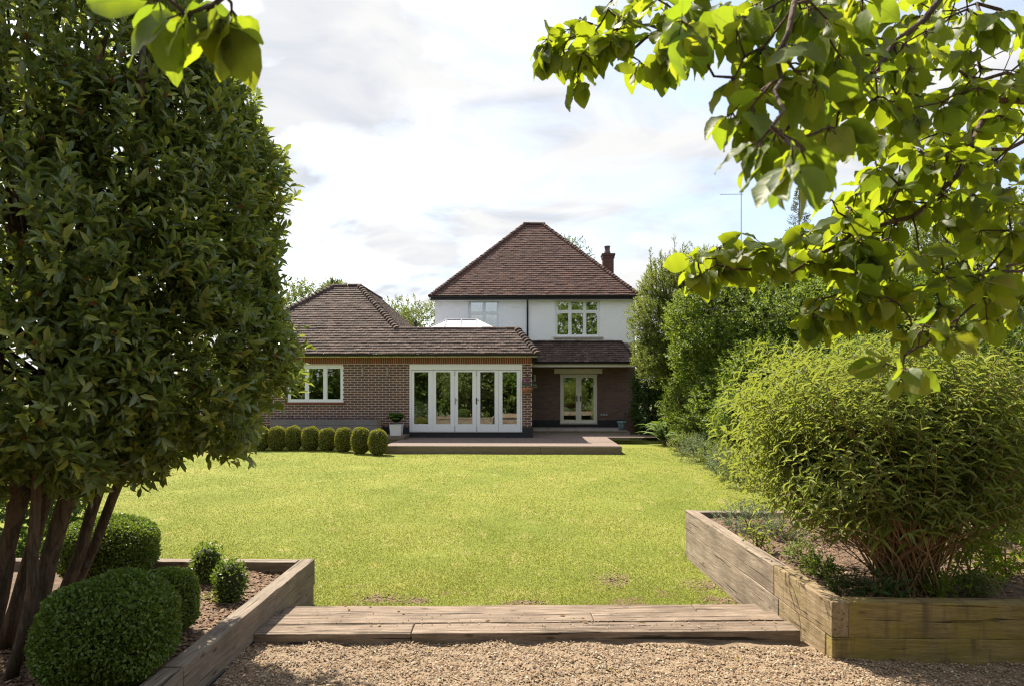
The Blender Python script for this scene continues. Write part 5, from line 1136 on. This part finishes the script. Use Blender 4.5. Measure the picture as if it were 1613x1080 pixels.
ppx, ppy, pdp = proj(p_); size = np.where((ppx > 1100) & (ppx < 1613) & (ppy > 480) & (ppy < 950), L_ / pdp, 0); hero = np.argsort(-size)[:300]; mask = np.ones(len(p_), bool); mask[hero] = False
BM = mesh_np('leaf', *LEAF_LANCE, True); BM.materials.append(MAT['buddleia'])
for i in hero: link('leaf', BM, None, bud, frame_matrix(p_[i], d_[i], n_[i], L_[i], L_[i] * .155))
V, T = scatter(LEAF_LANCE, p_[mask], d_[mask], n_[mask], L_[mask], L_[mask] * .155); tag(link('foliage', mesh_np('foliage', V, T, True), MAT['buddleia'], bud), kind='stuff')

# smaller plants in the right bed
def low_plant(name, label, base, rx, ry, rz, n, k, leaf, wid, mat, seed, tpl=LEAF_SMALL, group=None, cat='plant', upward=.6):
    r = np.random.default_rng(seed); t = thing(name, base, label, cat, group)
    P, N = blob_points(r, [(base[0], base[1], base[2] + rz * .45, rx, ry, rz * .6)], n, .45, .2); ok = P[:, 2] > base[2] + .01; P, N = P[ok], N[ok]
    ax = norm(N + UP * upward + r.normal(size=P.shape) * .4); p, d, nr, L = sprays(r, P - ax * leaf, ax, leaf * 2.0, k, leaf); V, T = scatter(tpl, p, d, nr, L, L * wid)
    link('foliage', mesh_np('foliage', V, T, True), MAT[mat], t)
    mb = MB(); limb_net(mb, r, base, [P[i] for i in r.choice(len(P), min(14, len(P)), replace=False)], .006, .002, 4); mb.build('stem', MAT['twig'], t)
    return t
low_plant('hebe_bush', 'small grey green bush in the back corner of the right bed', G(1180, 838, SOILR), .36, .30, .36, 520, 8, .028, .5, 'greyleaf', 61, cat='bush')
low_plant('leafy_plant', 'small plant with long pale leaves beside the right bed sleeper', G(1195, 868, SOILR), .13, .12, .26, 12, 6, .11, .22, 'buddleia', 62, LEAF_LANCE)
low_plant('leafy_plant', 'tiny yellow green seedling in the mulch of the right bed', G(1205, 878, SOILR), .06, .06, .08, 14, 5, .03, .5, 'herb', 63)
low_plant('leafy_plant', 'dark broad leaved plant at the foot of the feathery bush', G(1405, 945, SOILR), .16, .14, .22, 16, 6, .095, .32, 'hedge_dark', 64, LEAF_LANCE)
low_plant('leafy_plant', 'low grassy plant in shade by the right bed corner', G(1330, 938, SOILR), .20, .12, .16, 40, 6, .075, .16, 'hedge_dark', 65, LEAF_LANCE)
low_plant('herb_plant', 'bright yellow green herb at the right edge of the photograph', G(1585, 905, SOILR), .36, .25, .62, 150, 7, .07, .36, 'herb', 66, LEAF_LANCE)
low_plant('herb_plant', 'sunlit herb right of the feathery bush stems', G(1530, 915, SOILR), .22, .2, .42, 70, 7, .06, .36, 'herb', 67, LEAF_LANCE)
low_plant('herb_plant', 'sunlit green plant behind the right bed under the feathery bush', G(1545, 850, SOILR), .6, .4, .7, 260, 7, .07, .36, 'cover', 68, LEAF_LANCE)
for k, (px, py, sz, m, lb_) in enumerate(((1262, 884, .16, 'cover', 'low green clump in the mulch near the sleeper joint'), (1292, 908, .15, 'hedge', 'small leafy clump beside the near sleeper of the right bed'), (1240, 852, .22, 'greyleaf', 'grey green clump left of the feathery bush stems'), (1478, 936, .17, 'herb', 'bright low clump behind the front sleeper of the right bed'), (1540, 938, .15, 'cover', 'small green clump behind the front sleeper near the photo edge'), (1300, 850, .28, 'hedge', 'green undergrowth behind the feathery bush stems'))):
    low_plant('ground_cover_clump', lb_, G(px, py, SOILR), sz, sz * .9, sz * 1.1, 90, 7, .045, .42, m, 620 + k, group='clumps in the right bed')
low_plant('seedling', 'yellow seedling beside the young box plants', G(333, 946, SOILL), .10, .08, .06, 24, 5, .022, .6, 'herb', 69)

# ------------------------------------------------------------------ right border: hedge, trees, ferns
tag(MB().box((4.75, 8.3, -.2), (16, 31, .03)).build('border_bed', MAT['soil']), kind='structure')
leafy('hedge_bush', 'tall rounded green bush covered with glossy leaves along the right border', 'bush', (6.6, 18.5, 0), [(6.4, 19.8, 2.6, 2.0, 2.0, 2.1), (6.3, 20.0, 3.9, 1.95, 2.0, 2.0), (7.7, 18.4, 3.5, 2.0, 2.2, 2.3), (6.35, 17.2, 1.5, 1.5, 2.0, 1.7), (8.3, 16.2, 2.8, 2.0, 2.0, 2.3)], 21000, 7, .12, .6, 'hedge', 201, .74, .3, stem_r=.12, lump=.26)
leafy('pale_tree', 'pale feathery tree with upright shoots beside the right end of the house', 'tree', (5.2, 22.5, 0), [(4.35, 22.5, 4.1, 1.0, 1.0, 1.3), (4.75, 22.8, 5.1, 1.0, 1.0, 1.3), (5.8, 22.6, 5.3, 1.2, 1.1, 1.4), (4.35, 22.3, 3.0, .85, .85, .9)], 7500, 9, .085, .52, 'plum', 202, .45, .9, stem_r=.09, lump=.3)
for k, (px, py, D) in enumerate(((1023, 392, 22.3), (1040, 400, 22.2), (1062, 378, 21.5), (1075, 385, 21.8))):
    a = Pt(px + 6, 470, D); b = Pt(px, py, D); r = np.random.default_rng(300 + k); n = 26; tt = r.uniform(.1, 1, n); P = np.array([np.array(a.lerp(b, t)) for t in tt])
    t = thing('tree_shoot', a, f'upright pale leafy shoot, {ords[k]} from the chimney above the right trees', 'branch', 'upright shoots above the right trees')
    MB().tube([a, b], [.02, .006], 5).build('stem', MAT['twig'], t); p, d, nr, L = sprays(r, P, UP + r.normal(size=P.shape) * .35, .15, 7, .085, 1.0); V, T = scatter(LEAF_SMALL, p, d, nr, L, L * .45); link('foliage', mesh_np('foliage', V, T, True), MAT['plum'], t)
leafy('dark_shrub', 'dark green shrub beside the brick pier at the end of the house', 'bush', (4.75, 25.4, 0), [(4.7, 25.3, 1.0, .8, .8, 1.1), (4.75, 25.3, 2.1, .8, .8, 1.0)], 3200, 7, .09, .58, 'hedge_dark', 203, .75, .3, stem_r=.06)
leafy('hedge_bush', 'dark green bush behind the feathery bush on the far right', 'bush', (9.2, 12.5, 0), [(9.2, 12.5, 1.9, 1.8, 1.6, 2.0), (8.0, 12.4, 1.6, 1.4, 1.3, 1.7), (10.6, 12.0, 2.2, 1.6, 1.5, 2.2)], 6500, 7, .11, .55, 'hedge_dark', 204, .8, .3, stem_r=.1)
leafy('hedge_bush', 'rounded bush just behind the raised bed and the feathery bush', 'bush', (5.3, 10.2, 0), [(5.5, 10.6, 1.3, 1.2, 1.0, 1.4), (6.7, 10.0, 1.6, 1.1, 1.0, 1.6)], 4500, 7, .085, .55, 'hedge', 205, .75, .4, stem_r=.07)
leafy('green_tree', 'tall green tree behind the apple branches on the right', 'tree', (12.5, 21, 0), [(12.0, 21, 4.0, 2.8, 2.4, 3.0), (14.6, 20, 4.6, 2.6, 2.3, 3.0), (10.0, 21.5, 3.4, 2.0, 2.0, 2.6)], 7500, 7, .16, .58, 'fartree', 206, .75, .4, stem_r=.18, lump=.2)
leafy('hedge_bush', 'low dark bush filling the border between the ferns and the pale tree', 'bush', (5.8, 21.8, 0), [(5.7, 21.8, 1.2, 1.15, 1.2, 1.5), (6.0, 20.3, 1.0, 1.2, 1.3, 1.3), (5.6, 23.4, 1.3, .9, 1.0, 1.5)], 4200, 7, .10, .6, 'hedge', 207, .7, .3, stem_r=.06, lump=.25)
leafy('hedge_bush', 'tall dark boundary hedge beyond the side path of the house', 'hedge', (8.0, 27.5, 0), [(6.6, 28.5, 1.8, 1.3, 1.3, 2.3), (8.3, 27.5, 2.0, 1.6, 1.4, 2.6), (10.3, 26.0, 2.2, 1.8, 1.5, 2.8), (6.0, 31.5, 2.0, 1.6, 1.5, 2.4)], 5200, 7, .13, .6, 'hedge_dark', 208, .75, .3, stem_r=.08)
# slim conifer and neighbour's house beyond
cb = Pt(1259, 612, 21.0); rc = np.random.default_rng(8); t = thing('conifer', (cb.x, cb.y, 0), 'slender conifer tip rising above the right hedge', 'tree'); ctop = ZA(300, 21.0)
MB().tube([(cb.x, 21, 0), (cb.x, 21, ctop)], [.08, .012], 6).build('trunk', MAT['bark'], t)
zz = rc.uniform(2.5, ctop, 620); a = rc.uniform(0, 6.28, 620); rad = np.stack([np.cos(a), np.sin(a), np.full(620, .55)], 1); ln = np.clip((ctop + .25 - zz) * .24, .05, .8)
P = np.stack([np.full(620, cb.x), np.full(620, 21.), zz], 1); p, d, nr, L = sprays(rc, P + rad * ln[:, None] * .25, rad, ln * .8, 7, .10, .6); V, T = scatter(LEAF_SMALL, p, d, nr, L, L * .3); link('crown', mesh_np('crown', V, T, True), MAT['conifer'], t)
ND = 27.0; nx0, nx1 = XA(1150, ND), XA(1560, ND); nz = 4.6; nrz = ZA(384, ND + 3.5); nb = thing('neighbour_house', ((nx0 + nx1) / 2, ND + 4, 0), 'red roofed neighbouring house mostly hidden behind the right trees', 'house')
MB().box((nx0 + .3, ND + .3, 0), (nx1 - .3, ND + 7.3, nz)).build('wall', MAT['brick_dark'], nb)
rf = slope_sheet([(nx0, ND, nz), (nx1, ND, nz), (nx1 - 3.2, ND + 3.8, nrz), (nx0 + 3.2, ND + 3.8, nrz)], 'underlay', nb, 'roof'); MB().add([(nx0, ND, nz), (nx0 + 3.2, ND + 3.8, nrz), (nx0, ND + 7.6, nz)], [(0, 1, 2)]).add([(nx1, ND, nz), (nx1, ND + 7.6, nz), (nx1 - 3.2, ND + 3.8, nrz)], [(0, 1, 2)]).add([(nx0, ND + 7.6, nz), (nx0 + 3.2, ND + 3.8, nrz), (nx1 - 3.2, ND + 3.8, nrz), (nx1, ND + 7.6, nz)], [(0, 1, 2, 3)]).build('underlay', MAT['underlay'], rf)
tile_plane((nx0, ND, nz), (nx1, ND, nz), (nx0 + 3.2, ND + 3.8, nrz), (nx1 - 3.2, ND + 3.8, nrz), .16, .3, 'tile_red', rf, 30); cap_tiles((nx0 + 3.2, ND + 3.8, nrz), (nx1 - 3.2, ND + 3.8, nrz), .11, 'tile_red', rf, .45, 'ridge_tile', 31)
for k in range(2):
    xw = nx0 + 2.2 + k * 4.0; glazed(nb, xw, xw + 1.6, 2.9, 4.2, ND + .25, [xw + .8], [], .06, .08, 'glass')
am = Pt(1167.5, 430, ND + 1.0); at_ = ZA(304, ND + 1.0); t = thing('television_aerial', am, 'thin television aerial on a mast above the right trees', 'aerial')
MB().tube([(am.x, am.y, 5.2), (am.x, am.y, at_)], .02, 6).build('mast', MAT['metal'], t); zA = ZA(309, ND + 1.0); xa, xb = XA(1134, ND + 1.0), XA(1170, ND + 1.0)
MB().tube([(xa, am.y, zA), (xb, am.y, zA)], .012, 5).build('boom', MAT['metal'], t)
for k in range(8): x = xa + (xb - xa) * k / 7.5; MB().tube([(x, am.y - .12, zA - .07), (x, am.y + .12, zA + .09)], .006, 4).build('element', MAT['metal'], t)
# ferns and ground cover along the lawn edge
def fern_thing(label, base, rad, n, seed, mat='fern'):
    t = thing('fern', base, label, 'fern', 'ferns along the right border'); fern(base, rad, n, seed, mat, 1.0, 'fronds', t, .05, 20); MB().lathe(base, [(.05, 0), (.06, .03), (.02, .08)], 8).build('crown', MAT['twig'], t)
fern_thing('largest arching fern by the lawn near the house end', G(1047, 699, .02), .95, 44, 71)
fern_thing('bright fern in front of the tall border bush', G(1080, 706, .02), .75, 36, 72)
fern_thing('small fern at the foot of the tall border bush', G(1112, 716, .02), .6, 30, 73)
for k, (px, py, s, m, lb_) in enumerate(((1078, 716, .5, 'cover', 'pale ground cover clump beside the ferns'), (1102, 727, .55, 'greyleaf', 'grey green clump at the lawn edge below the ferns'), (1126, 737, .5, 'cover', 'low leafy clump at the lawn edge before the tall bush'), (1146, 750, .48, 'greyleaf', 'silvery clump at the lawn edge left of the feathery bush'), (1165, 760, .42, 'cover', 'green clump against the left side of the feathery bush'))):
    low_plant('ground_cover_clump', lb_, G(px, py, .0), s, s * .9, s * 1.3, 260, 7, .065, .4, m, 80 + k, group='clumps along the right border')
# ------------------------------------------------------------------ trees behind the houses
far = [('round green tree behind the left end of the tiled extension', 482, 446, 33, 1.4), ('small tree top showing over the tiled pyramid roof', 528, 446, 31.5, .8), ('green tree between the extension roof and the white house', 625, 476, 40, 1.5), ('bright green tree touching the left corner of the white house', 668, 473, 38, 1.7), ('tree top peeping over the right slope of the main roof', 893, 377, 44, 1.6), ('broad tree behind the laurel far left', 400, 430, 36, 3.0)]
for k, (lb_, px, py, D, rr_) in enumerate(far):
    c = Pt(px, py, D); zt_ = c.z - rr_ * .95
    leafy('background_tree', lb_, 'tree', (c.x, D, -.2), [(c.x, D, zt_, rr_, rr_, rr_), (c.x - rr_ * .6, D + .5, zt_ - rr_ * 1.0, rr_ * 1.15, rr_, rr_ * 1.1), (c.x + rr_ * .5, D, zt_ - rr_ * 1.3, rr_ * 1.1, rr_, rr_ * 1.2)], 1700, 7, .17, .6, 'fartree', 400 + k, .6, .5, group='trees behind the house', lump=.25, stem_r=.15, limbs=8)
# trees behind the viewer, seen only as reflections in the glass
for k, (x, y, h, rr_, nm) in enumerate(((-24, -8, 8.0, 4.0, 'second from the left'), (-17.5, -9, 7.5, 4.0, 'leftmost'), (-11, -9, 6.0, 3.4, 'far left'), (-5, -10, 5.6, 3.0, 'left'), (0, -10, 6.0, 2.6, 'middle'), (5, -10.5, 14.0, 3.6, 'right'), (12, -8, 11.0, 3.6, 'far right'))):
    leafy('garden_tree', f'tree behind the viewer reflected in the glass, {nm}', 'tree', (x, y, -.2), [(x, y, h * .45, rr_, rr_, h * .42), (x + 1.0, y, h * .68, rr_ * .8, rr_ * .8, h * .32), (x - 1.2, y + .6, h * .3, rr_ * .9, rr_ * .8, h * .3)], 1500, 7, .42, .65, 'hedge', 500 + k, .65, .4, stem_r=.2, limbs=8)
